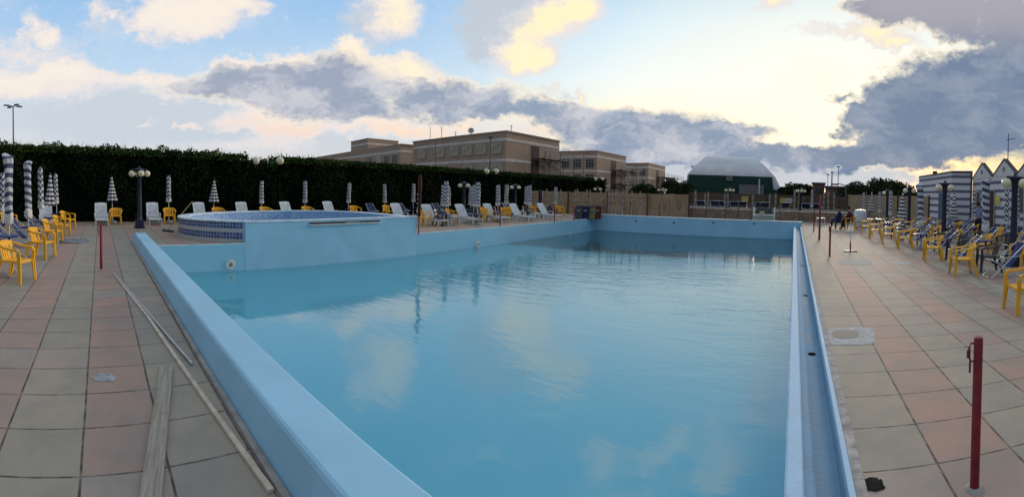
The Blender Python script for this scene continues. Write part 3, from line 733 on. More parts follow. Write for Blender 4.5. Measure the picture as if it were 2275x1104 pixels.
rt = [(1804,421,31,U_cov,'leaning one before the brown fence'),(1920,428,28.5,U_cov,'left of the cone shaped one'),(1934,424,24.5,U_cone,'farthest cone shaped one'),(1955,426,25,U_cov,'beside the farthest cone'),(1978,424,21,U_cov,'just right of the slim lamp'),(2002,424,17.6,U_cone,'nearest cone shaped one'),
      (2048,411,14.5,U_bag,'before the striped building corner'),(2104,414,17.5,U_cov,'right of the lamp by the grey door'),(2117,427,19,U_cone,'cone before the striped wall'),(2166,424,18.2,U_cov,'left of the standing person'),(2193,402,12.4,U_bag,'tallest one before the dark door'),(2239,422,15,U_cov,'left of the largest lamp'),(2262,424,16,U_cov,'right of the largest lamp')]
for px, yt, D, pr, l in rt: umb(pr, px, yt, 'folded striped umbrella on the right deck, '+l, D=D, g=g3, wid=.74)
g4 = 'umbrellas at the left edge'
lf = [(6,384,13.4,U_cov,'behind the large covered one'),(20,346,9.6,U_bag,'large one in a printed cover'),(63,361,11.7,U_bag,'with a crumpled top'),(92,373,13.8,U_cov,'third large one'),(109,383,15.6,U_cone,'cone shaped one'),(127,386,18.2,U_cov,'slim farthest one')]
for px, yt, D, pr, l in lf: umb(pr, px, yt, 'folded striped umbrella on the left deck, '+l, D=D, g=g4, wid=.66 if pr is U_bag else .74)
far_u = [1281,1243+2,1285+5,1302,1310,1334,1350,1358,1368,1383,1402,1422,1458,1490,1512]
# far slim covered umbrellas on the terrace
M_far = stripe_mat('far striped cover', (.30,.27,.22,1), (.17,.13,.10,1), .5, .4, 0, 0, .3)
def make_far():
    r = empty('beach_umbrella'); b = MB(); b.lathe([(.02,0),(.02,1.2)], 8); b.build('pole', M_pole, r)
    b = MB(); b.lathe([(.07,.8),(.08,1.2),(.075,1.9),(.09,2.1),(.04,2.12)], 12); b.build('canopy', M_far, r, True); return r
farP = make_far()

# ---------------------------------------------------------- left hedge row furniture: lounger, umbrella, chair repeated
gl, gc = 'white loungers along the hedge', 'yellow armchairs along the hedge'
for i, px in enumerate([225,341,447,543,644,739]):
    p = atD(px, 460, X=-18.75); p.z = 0
    place(lounger, p, -math.pi/2 + jit(.07), 'white plastic sun lounger along the hedge facing the pool, %s of six' % NTH[i], 'sun lounger', gl, .86)
for i, px in enumerate([257,376,484,590,683,789,862]):
    p = atD(px, 460, X=-18.9); p.z = 0
    place(chairY, p, -math.pi/2 + jit(.1), 'yellow plastic armchair along the hedge, %s of its row' % NTH[i], 'armchair', gc, .88)
# blue deckchairs behind tub
for i, (px, X) in enumerate(((828,-19.2),(896,-19.0),(975,-18.2),(1160-30,-17.5))):
    p = atD(px, 460, X=X); p.z = 0
    place(deck, p, -math.pi/2+jit(.15), 'dark blue deckchair near the hedge behind the tub, %s of four' % NTH[i], 'deck chair', 'blue deckchairs near the hedge', .78)
# white loungers in the open corner
for i, (px, py) in enumerate(((893,None),(962,500),(1037,497),(1099,493),(1157,491),(1217,487.5))):
    if py: p = at(px, py)
    else: p = atD(px, 460, X=-15.9); p.z = 0
    place(lounger, p, -math.pi/2+R(-8)+jit(.08), 'white slatted sun lounger seen from the side, %s of the poolside six' % NTH[i], 'sun lounger', 'white loungers right of the tub', .85)
for i, (px, D) in enumerate(((942,19),(1003,20.5),(1080,22),(1068,24),(1124,23.5),(1138,25),(1188,26.5),(1243,28.2))):
    p = atD(px, 460, D=D); p.z = 0
    place(chairY, p, -math.pi/2+R(random.uniform(-50,20)), 'yellow armchair behind the white loungers, %s of that group' % NTH[i], 'armchair', 'yellow armchairs right of the tub', .88)
for i, (px, D) in enumerate(((978,19.3),(1048,21.5),(1060,22.6),(1108,24),(1172,25.5),(1183,27),(1225,28.5))):
    p = atD(px, 460, D=D); p.z = 0
    place(chairB, p, -math.pi/2+R(random.uniform(-60,40)), 'dark plastic armchair between the yellow ones, %s of that group' % NTH[i], 'armchair', 'dark armchairs right of the tub', .88)
# small white tables between loungers
def make_table():
    r = empty('side_table'); b = MB(); b.box(-.22,.22,-.22,.22,.38,.41); b.box(-.20,.20,-.20,.20,.34,.38); b.build('table_top', M_white, r, bevel=.01)
    for sx in (-1,1):
        for sy in (-1,1): b = MB(); b.beam((.18*sx,.18*sy,.36), (.20*sx,.20*sy,0), (.05,.03), (.05,.03)); b.build('leg', M_white, r)
    return r
tabP = make_table()
for i, (px, py) in enumerate(((1008,500),(1187,489.5),(1823,499))):
    place(tabP, at(px, py), jit(.4), ['small white side table right of the first white lounger','small white side table between the last two white loungers','small white box table on the far right deck'][i], 'table', 'small white tables')

# ---------------------------------------------------------- right deck rows
gy = 'yellow armchairs in the front row of the right deck'
for i, (px, py) in enumerate(((2276,690),(2138,611),(2072,579),(2010,552),(1975,541),(1944,530),(1925,519))):
    p = at(px, py); place(chairY, p, R(82)+jit(.10), 'yellow armchair in the right front row, %s to the camera' % ORD[i], 'armchair', gy, .87)
k = 0
for row_, (X, n, y0) in enumerate(((4.35, 8, 6.3), (6.35, 7, 9.3), (8.3, 6, 12.5))):
    for i in range(n):
        y = y0 + i*2.15 + jit(.15)
        place(deck, (X+jit(.12), y, 0), R(88)+jit(.14), 'blue sling deckchair on the right deck, row %s from the pool, %s in it' % (['one','two','three'][row_], ORD[i]), 'deck chair', 'blue deckchairs on the right deck', .76)
        place(chairB, (X+.15+jit(.2), y+.75+jit(.1), 0), R(88)+jit(.5), 'dark armchair on the right deck, row %s from the pool, %s in it' % (['one','two','three'][row_], ORD[i]), 'armchair', 'dark armchairs on the right deck', .87)
        if row_: place(chairY, (X-.95+jit(.1), y+.4, 0), R(82)+jit(.3), 'yellow armchair on the right deck, row %s behind the front row, %s in it' % (['one','two'][row_-1], ORD[i]), 'armchair', 'yellow armchairs in the rear rows of the right deck', .87)
# standing squeegee
p = at(1889,559); r = empty('floor_squeegee', p, R(10), 'floor squeegee standing upright on the right deck', 'squeegee')
b = MB(); b.tube([(0,0,.03),(0,.02,.95)], .014, 8); b.build('handle', M_pole, r, True)
b = MB(); b.tube([(0,0,.03),(0,.004,.30)], .022, 8); b.build('socket', M_red, r, True)
b = MB(); b.box(-.21,.21,-.03,.03,0,.035); b.build('blade', M_dark, r)
# ---------------------------------------------------------- left deck rows
gy = 'yellow armchairs in the left row'
for i, (px, py) in enumerate(((36,624),(92,572),(116,540),(136,524),(150,508))):
    p = at(px, py); place(chairY, p, R(-14)+jit(.12) if i else R(-22), 'yellow armchair of the left row, %s to the camera' % ORD[i], 'armchair', gy, .87)
p = atD(18, 470, D=16.5); p.z = 0
place(chairY, p, R(-30), 'yellow armchair far back at the left edge behind the umbrellas', 'armchair', 'yellow armchairs in the left row', .87)
for i, (x, y, a) in enumerate(((-5.15,-1.95,-12),(-7.9,-1.95,-12),(-9.9,-2.0,-8),(-11.8,-2.0,-15),(-13.6,-1.9,-10),(-10.8,-3.4,-6),(-13.0,-3.5,-12),(-15.3,-2.2,-10),(-15.4,-3.6,-14))):
    place(deck, (x, y, 0), R(a), 'blue deckchair on the left deck, %s to the camera' % ORD[i], 'deck chair', 'blue deckchairs on the left deck', .76)
p = atD(103, 470, D=17.8); p.z = 0
place(lounger, p, R(-80), 'white lounger partly hidden behind the left umbrellas', 'sun lounger', 'white loungers along the hedge', .86)

# ---------------------------------------------------------- loose things on the left deck
M_rust = mat('worn silver pole', (.52, .52, .52), .4, .2, 12, metal=.5)
M_cream = mat('cream batten', (.55, .47, .36), .7, .2, 10)
a, c = at(256,612), at(427,813); b = MB(); b.tube([(a.x,a.y,.02),((a.x+c.x)/2,(a.y+c.y)/2+.004,.022),(c.x,c.y,.02)], .0125, 10)
tag(b.build('metal_pole', M_rust, None, True), 'long thin silver pole lying on the left deck', 'pole')
pts = [(252,608),(330,708),(433,858),(505,960),(602,1096)]
b = MB(); P = [at(*q) for q in pts]
for q, q2 in zip(P, P[1:]): b.beam((q.x,q.y,.012), (q2.x,q2.y,.012), .035, .02)
tag(b.build('batten', M_cream), 'long cream batten lying along the raised pool wall', 'batten')
def board_mat():
    m = bpy.data.materials.new('old board'); m.use_nodes = True; w = NT(m.node_tree); bs = w.n['Principled BSDF']
    tc = w.node('ShaderNodeTexCoord').outputs['Object']
    g = w.noise(w.v('MULTIPLY', tc, (60, 3, 20)), 1.0, 6, .65)[0]; g2 = w.noise(tc, 6, 5)[0]
    col = w.mix(w.sm(g, .3, .7), (.24,.20,.155,1), (.42,.37,.30,1)); col = w.mix(w.sm(g2, .55, .75, 0, .5), col, (.16,.14,.12,1))
    w.put(bs.inputs['Base Color'], col); bs.inputs['Roughness'].default_value = .85
    bn = w.node('ShaderNodeBump'); bn.inputs['Distance'].default_value = .004; w.put(bn.inputs['Height'], g); w.put(bs.inputs['Normal'], bn.outputs[0]); return m
a, c = at(370,815,.02), at(330,1140,.02); d = (c-a); b = MB(); L = d.length
b.box(-.058,.058,0,L,0,.028); o = b.build('plank', board_mat(), None, bevel=.003); o.location = (a.x,a.y,.002); o.rotation_euler = (0,0,face(d.x,d.y)); tag(o, 'weathered grey wooden plank lying on the tiles', 'plank')
p = at(165,537); b = MB(); b.lathe([(.44,0),(.44,.03),(.41,.045),(.001,.05)], 32); o = b.build('manhole_cover', M_grey, None, True); o.location = p; tag(o, 'round grey cover lying on the left deck', 'cover')
# broom leaning near the tub, hose-like pole
p = at(372,515); r = empty('pool_brush', p, 0, 'long handled pool brush resting by the tub', 'brush')
b = MB(); b.beam((-.22,-.12,.04), (.25,.15,.04), .09, .06); b.build('brush_head', M_dark, r)
e = atD(427,448,X=p.x-.6); b = MB(); b.tube([(0,0,.06),(e.x-p.x,e.y-p.y,e.z)], .014, 8); b.build('handle', mat('khaki pole', (.25,.22,.10), .5), r, True)
# patched mortar on the tiles, right deck, and dark puddle
def blob(name, pts, z, m, label, cat, kind=None):
    b = MB(); b.poly([(p.x, p.y, z) for p in pts]); o = b.build(name, m)
    tag(o, None if kind else label, None if kind else cat, kind=kind); return o
def rough_poly(cx, cy, rx, ry, n=18, k=.18):
    return [at(cx + rx*math.copysign(abs(math.cos(t))**.6, math.cos(t))*(1+jit(k)), cy + ry*math.copysign(abs(math.sin(t))**.6, math.sin(t))*(1+jit(k))) for t in [2*math.pi*i/n for i in range(n)]]
M_patch = mat('pale grout patch', (.40,.40,.40), .85, .35, 9)
M_tilep = mat('bare tile', (.29,.25,.20), .85, .2, 9)
M_oil = mat('oily stain', (.03,.028,.025), .95, .4, 14, spec=.0)
blob('grout_patch', rough_poly(1890,747,56,21,20,.07), .003, M_patch, '', '', 'structure')
blob('grout_patch', rough_poly(1878,743,30,9,14,.04), .005, M_tilep, '', '', 'structure')
blob('grout_patch', rough_poly(230,839,24,10,14,.15), .003, mat('dry splash', (.34,.33,.33), .85, .4, 14), '', '', 'structure')
blob('grout_patch', rough_poly(2003,585,20,3,10,.1), .003, M_patch, '', '', 'structure')
blob('grout_patch', rough_poly(1900,582,36,7,14,.12), .003, mat('pale wash', (.33,.33,.31), .85, .3, 14), '', '', 'structure')
blob('stain', rough_poly(1940,1077,24,14,18,.28), .003, M_oil, '', '', 'structure')

# ---------------------------------------------------------- recycling bins
def make_bin(mcol, label, p, rz):
    r = empty('recycling_bin', p, rz, label, 'bin', 'recycling bins by the reed fence'); r.scale = (.86,.86,.78)
    b = MB(); b.hexa([(-.24,-.24,0),(.24,-.24,0),(.24,.24,0),(-.24,.24,0),(-.29,-.27,.92),(.29,-.27,.92),(.29,.27,.92),(-.29,.27,.92)]); b.build('body', mcol, r, bevel=.02)
    b = MB(); b.hexa([(-.30,-.30,.925),(.30,-.30,.925),(.30,.29,.925),(-.30,.29,.925),(-.28,-.26,1.0),(.28,-.26,1.0),(.28,.27,1.03),(-.28,.27,1.03)]); b.build('lid', mcol if False else M_dark, r, bevel=.01)
    b = MB(); b.box(-.11,.11,.2725,.277,.58,.72); o = b.build('sticker', M_grey, r); o.rotation_euler = (0,0,0)
    return r
for px, m_, l in ((1285,M_dark,'black recycling bin at the left end of the bins'), (1300,mat('blue bin',(.006,.014,.07),.6),'blue recycling bin beside the black one'), (1314,mat('yellow bin',(.22,.19,.05),.6),'yellow recycling bin between blue and red'), (1327,mat('red bin',(.12,.01,.012),.6),'red recycling bin at the right end')):
    p = at(px, 486.5); make_bin(m_, l, p, face(-p.x, -p.y))

# ============================================================ HEDGE AND TREES
def leaf_mat(name, c1, c2, c3=None):
    m = bpy.data.materials.new(name); m.use_nodes = True; w = NT(m.node_tree); bs = w.n['Principled BSDF']
    pos = w.node('ShaderNodeNewGeometry'); n = w.noise(pos.outputs['Position'], 1.1, 5, .65)[0]
    rn = pos.outputs['Random Per Island']
    col = w.mix(w.sm(n, .3, .7), c1, c2)
    col = w.mix(w.m('MULTIPLY', rn, .6), col, c3 or c1)
    big = w.noise(w.v('MULTIPLY', pos.outputs['Position'], (1, 1, .6)), .42, 4, .6)[0]
    col = w.mix(w.sm(big, .52, .74, 0, .7), col, (c2[0]*1.9, c2[1]*1.25, c2[2]*.9, 1))
    w.put(bs.inputs['Base Color'], col); bs.inputs['Roughness'].default_value = .9; bs.inputs['Specular IOR Level'].default_value = .05
    MATS[name] = m; return m
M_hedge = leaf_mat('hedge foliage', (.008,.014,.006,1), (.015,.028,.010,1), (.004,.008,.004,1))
M_hedget = leaf_mat('hedge top shoots', (.035,.075,.018,1), (.06,.115,.028,1), (.015,.032,.011,1))  # shoots' green raised to carry the sky's light on the hedge top
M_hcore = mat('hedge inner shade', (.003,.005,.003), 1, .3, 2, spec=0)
M_leaf = leaf_mat('tree foliage', (.022,.038,.016,1), (.040,.060,.022,1), (.012,.022,.010,1))
M_bark = mat('bark', (.08,.06,.045), .9, .3, 6)
rng = random.Random(3)
def leafq(b, p, s, n=None, mi=0):
    n = n or Vector((rng.gauss(0,1), rng.gauss(0,1), rng.gauss(0,1))).normalized()
    a = n.orthogonal().normalized(); c = n.cross(a); t = rng.random()*6.28
    a, c = a*math.cos(t)+c*math.sin(t), c*math.cos(t)-a*math.sin(t)
    b.mi = mi; b.poly([p-a*s, p-c*s*.45, p+a*s, p+c*s*.45])
def htop(y):
    return htop0(y) - (.26 if 7.0 < y < 8.55 else 0)
def htop0(y):
    pts = [(-16,3.9),(-5,3.62),(2,3.30),(7,3.14),(14,3.02),(24,2.96),(46,3.05)]
    for (a, za), (c, zc) in zip(pts, pts[1:]):
        if y <= c: return za+(zc-za)*(y-a)/(c-a)
    return pts[-1][1]
hx = -20.3; HY1 = 44.5
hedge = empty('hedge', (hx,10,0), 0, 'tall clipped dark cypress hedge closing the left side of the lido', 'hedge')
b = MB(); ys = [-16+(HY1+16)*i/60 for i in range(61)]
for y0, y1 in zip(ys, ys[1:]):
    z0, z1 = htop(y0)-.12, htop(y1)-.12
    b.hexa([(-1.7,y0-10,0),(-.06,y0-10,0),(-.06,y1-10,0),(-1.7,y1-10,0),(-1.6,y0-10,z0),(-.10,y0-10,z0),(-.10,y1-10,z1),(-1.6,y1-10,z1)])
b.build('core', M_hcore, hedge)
b = MB()
for i in range(44000):
    y = -16 + (HY1+16)*rng.random()**1.25
    z = rng.random()*(htop(y)+.02)
    und = .16*math.sin(y*1.7+z*.6)+.09*math.sin(y*4.3+z*2.3)+.05*math.sin(y*9.1-z*5)
    x = -.02 + und*.6 + rng.gauss(0,.05)
    leafq(b, Vector((x, y-10, z)), rng.uniform(.05,.11), Vector((1+rng.gauss(0,.6), rng.gauss(0,.8), rng.gauss(.2,.8))).normalized())
b.build('foliage', M_hedge, hedge)
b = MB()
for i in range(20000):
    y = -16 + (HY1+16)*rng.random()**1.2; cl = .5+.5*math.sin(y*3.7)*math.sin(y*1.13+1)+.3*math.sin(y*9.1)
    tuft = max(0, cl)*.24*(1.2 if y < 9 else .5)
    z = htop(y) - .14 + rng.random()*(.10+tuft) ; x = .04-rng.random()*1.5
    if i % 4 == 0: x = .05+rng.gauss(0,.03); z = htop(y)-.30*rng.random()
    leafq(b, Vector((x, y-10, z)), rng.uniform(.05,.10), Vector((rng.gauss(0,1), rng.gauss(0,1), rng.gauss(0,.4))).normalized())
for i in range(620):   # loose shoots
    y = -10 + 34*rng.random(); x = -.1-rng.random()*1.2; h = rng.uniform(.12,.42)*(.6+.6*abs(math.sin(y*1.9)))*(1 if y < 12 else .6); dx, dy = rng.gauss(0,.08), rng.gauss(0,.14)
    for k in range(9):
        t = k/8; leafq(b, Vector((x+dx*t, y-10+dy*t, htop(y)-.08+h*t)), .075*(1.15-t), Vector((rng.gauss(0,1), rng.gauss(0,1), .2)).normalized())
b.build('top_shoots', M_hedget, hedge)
# globes of lamp posts that stand in the hedge
for i, (px, py, dd) in enumerate(((568,352,.9),(622,353,.9),(1083,379,1.0),(1102,380,1.0),(1325,394,1.0),(1338,397,1.0))):
    pass
def hedge_lamp(pxs, py, X, l):
    q = [atD(px, py, X=X) for px in pxs]; c = (q[0]+q[1])/2; c.x -= .55; r = empty('twin_globe_lamp', (c.x,c.y,0), 0, l, 'lamp post', 'lamp posts growing out of the hedge')
    b = MB(); b.tube([(0,0,0),(0,0,c.z-.05)], .05, 8); b.build('column', M_lamp, r)
    for k in q:
        b = MB(); b.tube([(0,0,c.z),(k.x-c.x,k.y-c.y,k.z-.02)], .025, 6); ar = b.build('arm', M_lamp, r)
        b = MB(); b.sphere((k.x-c.x,k.y-c.y,k.z), .20 if X > -21.4 else .2, 18); b.build('globe', M_globe, ar, True)
hedge_lamp((568,622), 357, -20.24, 'pair of cream globes sunk into the hedge top above the tub')
hedge_lamp((1081,1102), 381, -20.24, 'pair of cream globes at the hedge top below the big building')
hedge_lamp((1322,1338), 398, -20.24, 'pair of small globes at the far right end of the hedge')

def tree(px, ytop, D, w_, l, kind=0, n=2200, name='tree', g='trees behind the pool'):
    p = atD(px, 460, D=D); p.z = 0; zt = atD(px, ytop, D=D).z
    r = empty(name, p, 0, l, 'tree', g)
    b = MB(); b.tube([(0,0,0),(.1,0,zt*.3),(-.05,.1,zt*.6),(.05,0,zt*.85)], [.028*zt,.022*zt,.014*zt,.005*zt], 8)
    for k in range(6):
        a = k*1.05+rng.random(); b.tube([(0,0,zt*(.3+.06*k)),(w_*.25*math.cos(a),w_*.25*math.sin(a),zt*(.5+.06*k))], [.012*zt,.004*zt], 6)
    b.build('trunk', M_bark, r)
    b = MB(); lobes = []
    for k in range(11):
        a = rng.random()*6.28; q = rng.random()**.5*w_*.34
        lobes.append((Vector((q*math.cos(a), q*math.sin(a), zt*(rng.uniform(.42,.80)))), rng.uniform(.16,.26)*w_))
    for i in range(n):
        c, rr = lobes[rng.randrange(len(lobes))]; d = Vector((rng.gauss(0,1), rng.gauss(0,1), rng.gauss(0,1))).normalized()
        q = c + Vector((d.x, d.y, d.z*.8))*rr*(rng.random()**.35)
        q.z = min(q.z, zt+jit(.15))
        leafq(b, q, rng.uniform(.012,.022)*D*.20)
    b.build('crown', M_leaf, r)
for i, (px, yt, D, w_, l) in enumerate(((1912,401,58,5.6,'round dark tree left of the striped building'),(1950,394,62,6.5,'tallest dark tree left of the striped building'),(1985,397,60,6.0,'broad dark tree just left of the striped building'),(2022,405,56,4.5,'small tree touching the striped building'),
        (1766,404,80,5.0,'ragged tree right of the green hall'),(1782,402,86,6,'bushy tree between green hall and low brick house'),(1745,412,80,3.4,'thin pale shrub right of the green hall'),
        (1500,398,75,5.5,'tree left of the green hall'),(1516,404,70,4,'bush touching the left end of the green hall'),(1420,406,58,3.4,'round bush before the last brick block'),(1440,408,58,3.0,'low bush beside the round one'),
        (1885,409,70,3.5,'small leafy tree beside the twin street lamp'))):
    tree(px, yt, D, w_, l, n=2600 if w_ > 5 else 1400)

# ============================================================ FENCES AT THE FAR END
def reed_mat(name, c1, c2, c3):
    m = bpy.data.materials.new(name); m.use_nodes = True; w = NT(m.node_tree); bs = w.n['Principled BSDF']
    pos = w.node('ShaderNodeNewGeometry').outputs['Position']
    n = w.noise(w.v('MULTIPLY', pos, (30, 30, .8)), 1.0, 4, .7)[0]; n2 = w.noise(w.v('MULTIPLY', pos, (1,1,1.6)), 1.1, 5, .65)[0]; n3 = w.noise(w.v('MULTIPLY', pos, (3,3,.5)), 1.0, 4, .65)[0]
    col = w.mix(w.sm(n, .3, .7), c1, c2); col = w.mix(w.sm(n2, .45, .75, 0, .6), col, c3); col = w.mix(w.sm(n3, .5, .7, 0, .5), col, (.09,.06,.04,1)); lw = w.noise(pos, 4.5, 4, .7)[0]; col = w.mix(w.m('MULTIPLY', w.sm(lw, .52, .68), w.sm(w.xyz(pos)[2], 1.15, .6)), col, (.34,.31,.28,1))
    w.put(bs.inputs['Base Color'], col); bs.inputs['Roughness'].default_value = .9
    bn = w.node('ShaderNodeBump'); bn.inputs['Distance'].default_value = .03; w.put(bn.inputs['Height'], n); w.put(bs.inputs['Normal'], bn.outputs[0])
    MATS[name] = m; return m
M_reed = reed_mat('reed matting', (.42,.30,.17,1), (.28,.19,.11,1), (.44,.35,.24,1))
M_reedd = reed_mat('old brown matting', (.13,.085,.055,1), (.085,.055,.038,1), (.16,.11,.075,1))
M_postd = mat('brown post', (.07,.045,.035), .8, .2)
def fence(a, c, z0, z1, name, label, m, post_every=2.4, mesh=None, th=.05, cat='fence'):
    a, c = Vector((a[0],a[1],0)), Vector((c[0],c[1],0)); d = c-a; L = d.length; rz = math.atan2(d.y, d.x)
    r = empty(name, a, rz, label, cat); b = MB(); n = max(2, int(L/.35)); zz = [z1+jit(.025) for _ in range(n+1)]
    for i in range(n):
        x0, x1 = L*i/n, L*(i+1)/n; w0, w1 = .02*math.sin(i*1.3), .02*math.sin((i+1)*1.3)
        b.hexa([(x0,w0-th/2,z0),(x1,w1-th/2,z0),(x1,w1+th/2,z0),(x0,w0+th/2,z0),(x0,w0-th/2,zz[i]),(x1,w1-th/2,zz[i+1]),(x1,w1+th/2,zz[i+1]),(x0,w0+th/2,zz[i])])
    b.build('matting', m, r)
    k = int(L/post_every)
    for i in range(k+1):
        x = L*i/max(1, k); b = MB(); b.box(x-.035,x+.035,-.12,-.05,0,z1+.06); b.build('post', M_postd, r)
    return r
rz0 = 28.9
A = atD(1182, 430, X=-20.2); q1, q2 = atD(1182, 428, Y=28.9), atD(1531, 432, Y=28.9)
A = Vector((-20.25, 28.9+2.5, 0))
pA, pB = atD(1180, 430, D=33), atD(1531, 430, D=31.0)
fence((pA.x,pA.y), (pB.x,pB.y), 0, atD(1400,429,D=30).z, 'reed_fence', 'tall pale reed fence between hedge and terrace at the far end', M_reed)
TZ2 = .62                                        # raised terrace behind
pC, pD = atD(1533, 440, D=40), atD(1885, 440, D=38)
fence((pC.x,pC.y), (pD.x,pD.y), TZ2, atD(1700,432,D=39).z, 'brown_fence', 'long dark brown matting fence behind the blue chairs', M_reedd, 3.0)
pE, pF = atD(1884, 440, D=36), atD(2066, 440, D=29)
tall_pole((1200,484), 423, 'post', 'thick navy post at the left end of the reed fence', .12, M_lamp)
fence((pE.x,pE.y), (pF.x,pF.y), 0, atD(1960,434,D=32).z, 'reed_fence', 'reed fence on the right between the sitting people and striped building', M_reed, 2.6)
# terrace and its low stone wall
def stone_mat():
    m = bpy.data.materials.new('rubble stone'); m.use_nodes = True; w = NT(m.node_tree); bs = w.n['Principled BSDF']
    pos = w.node('ShaderNodeNewGeometry').outputs['Position']
    v = w.node('ShaderNodeTexVoronoi'); w.put(v.inputs['Vector'], w.v('MULTIPLY', pos, (1,1,1.5))); v.inputs['Scale'].default_value = 3.4
    r = w.xyz(v.outputs['Color']); col = w.mix(r[0], (.30,.22,.15,1), (.14,.12,.10,1)); col = w.mix(w.m('GREATER_THAN', r[1], .7), col, (.26,.15,.10,1))
    v2 = w.node('ShaderNodeTexVoronoi', feature='DISTANCE_TO_EDGE'); w.put(v2.inputs['Vector'], w.v('MULTIPLY', pos, (1,1,1.5))); v2.inputs['Scale'].default_value = 3.4
    col = w.mix(w.sm(v2.outputs[0], .0, .06, .8, 0), col, (.06,.055,.05,1))
    w.put(bs.inputs['Base Color'], col); bs.inputs['Roughness'].default_value = .95; MATS['stone'] = m; return m
M_stone = stone_mat()
w0, w1 = atD(1531, 470, D=31.2), atD(1905, 470, D=28.6)
d = (w1-w0); b = MB(); L = math.hypot(d.x, d.y); b.box(0, L, 0, .3, 0, TZ2+.02); o = b.build('stone_wall', M_stone); o.location = (w0.x,w0.y,0); o.rotation_euler = (0,0,math.atan2(d.y,d.x)); tag(o, 'low rubble stone wall holding the terrace at the far end', 'wall')
b = MB(); nrm = Vector((-d.y, d.x, 0)).normalized()*.3; e0, e1 = w0+nrm, w1+nrm
b.poly([(e0.x,e0.y,TZ2),(e1.x,e1.y,TZ2),(pD.x+1.5,pD.y+2,TZ2),(pC.x,pC.y+2,TZ2)]); tag(b.build('terrace', M_ground), kind='structure')
# wire fence behind the far pool wall
r = empty('wire_fence', (-11.6,24.95,0), 0, 'thin wire fence on dark posts just behind the far pool wall', 'fence')
wy = 24.95; xs = []
for px in (1340,1400,1465,1538,1568,1612,1640,1668,1734,1775): xs.append(atD(px,470,Y=wy).x)
for x in xs: b = MB(); b.tube([(x+11.6,0,0),(x+11.6,0,1.1)], .02, 8); b.build('post', M_postd, r)
for z in (.35,.6,.85,1.08):
    b = MB(); b.tube([(xs[0]+11.6,0,z),(xs[-1]+11.6,0,z)], .004, 5); b.build('wire', M_grey, r)
# far umbrellas, chairs and loungers behind
k = 0
for px, yt, D in ((1212,420,30.5),(1245,421,31),(1275,422,29.5),(1282,420,30.3),(1302,421,29.8),(1310,422,30.4),(1334,421,29),(1351,424,29.6),(1358,421,29.2),(1368,422,29.8),(1383,424,29),(1402,424,29.4),(1422,425,29.2)):
    o = umb(farP, px, yt, 'slim covered umbrella standing in front of the reed fence, %s' % NTH[k], D=D-1.6, wid=.6, g='slim covered umbrellas before the reed fence'); k += 1
k = 0
for px, yt, D in ((1545,423,34),(1566,429,35),(1573,427,34.5),(1611,430,35),(1618,429,34),(1672,432,33),(1708,431,34),(1722,430,35),(1765,422,33),(1776,427,34),(1829,428,34),(1840,424,33.5),(1853,429,34)):
    o = umb(farP, px, yt, 'covered umbrella on the terrace before the brown fence, %s' % NTH[k], D=D, g='covered umbrellas on the terrace'); k += 1
k = 0
for px, D in ((1558,33.5),(1588,34),(1602,34.4),(1632,34),(1650,34.3),(1684,33.6),(1698,33.2),(1744,34),(1790,34),(1815,33.6)):
    p = atD(px, 460, D=D); p.z = TZ2
    place(deck, p, R(0)+jit(.5), 'blue deckchair on the far terrace, %s of ten' % NTH[k], 'deck chair', 'blue deckchairs on the far terrace', (1.25,1,.55)); k += 1
M_whitef = mat('white far plastic', (.5,.5,.5), .5, .1)
# signs on the brown fence
def sign(px0, py0, px1, py1, D, cols, label):
    a, c = atD(px0,py0,D=D), atD(px1,py1,D=D); r = empty('sign', (a.x,a.y,c.z), math.atan2(c.y-a.y, c.x-a.x), label, 'sign'); w_, h_ = (c-a).xy.length, a.z-c.z
    n = len(cols)
    for i, m in enumerate(cols):
        b = MB(); b.box(w_*i/n, w_*(i+1)/n, -.03, 0, 0, h_); pn = b.build('panel', m, r)
        for k in range(3): b = MB(); b.box(w_*(i+.12)/n, w_*(i+.88-.2*(k==2))/n, -.034, -.0305, h_*(.22+.24*k), h_*(.22+.24*k)+h_*.09); b.build('text_line', M_sgt, pn)
M_sy = mat('sign yellow', (.62,.47,.10), .5, .1); M_sw = mat('sign white', (.52,.52,.56), .5, .1); M_sgt = mat('sign print', (.25,.22,.16), .6, .1)
sign(1648,436,1662,448,37.2,[M_sy],'small square yellow sign on the brown fence'); sign(1733,440,1760,451,37,[M_sy,M_sw],'wide yellow and white sign on the brown fence')
# poolside cabinet between dark posts
a, c = atD(1674,484,Y=25.3), atD(1720,484,Y=25.3); r = empty('poolside_cabinet', (a.x,25.3,0), 0, 'pale green and white poolside cabinet behind the far pool wall', 'cabinet'); L = c.x-a.x
M_pg = mat('pale green panel', (.32,.40,.33), .6, .15)
b = MB(); b.box(.03,L-.03,0,.4,0,.50); b.build('body', M_pg, r); b = MB(); b.box(0,L,-.02,.42,.50,.545); b.build('top_board', M_white, r)
for x in (0, L): b = MB(); b.box(x-.03,x+.03,-.05,.45,0,.95); b.build('side_panel', M_white, r)
b = MB(); b.box(L*.28,L*.52,.05,.3,.545,.75); tag(b.build('box', mat('pale yellow box', (.45,.42,.20), .6), None, bevel=.01), 'pale yellow box lying on the poolside cabinet', 'box').location = (a.x,25.3,0)
b = MB(); b.box(L*.1,L*.9,.33,.38,.60,.92); b.build('window', M_dark, r)

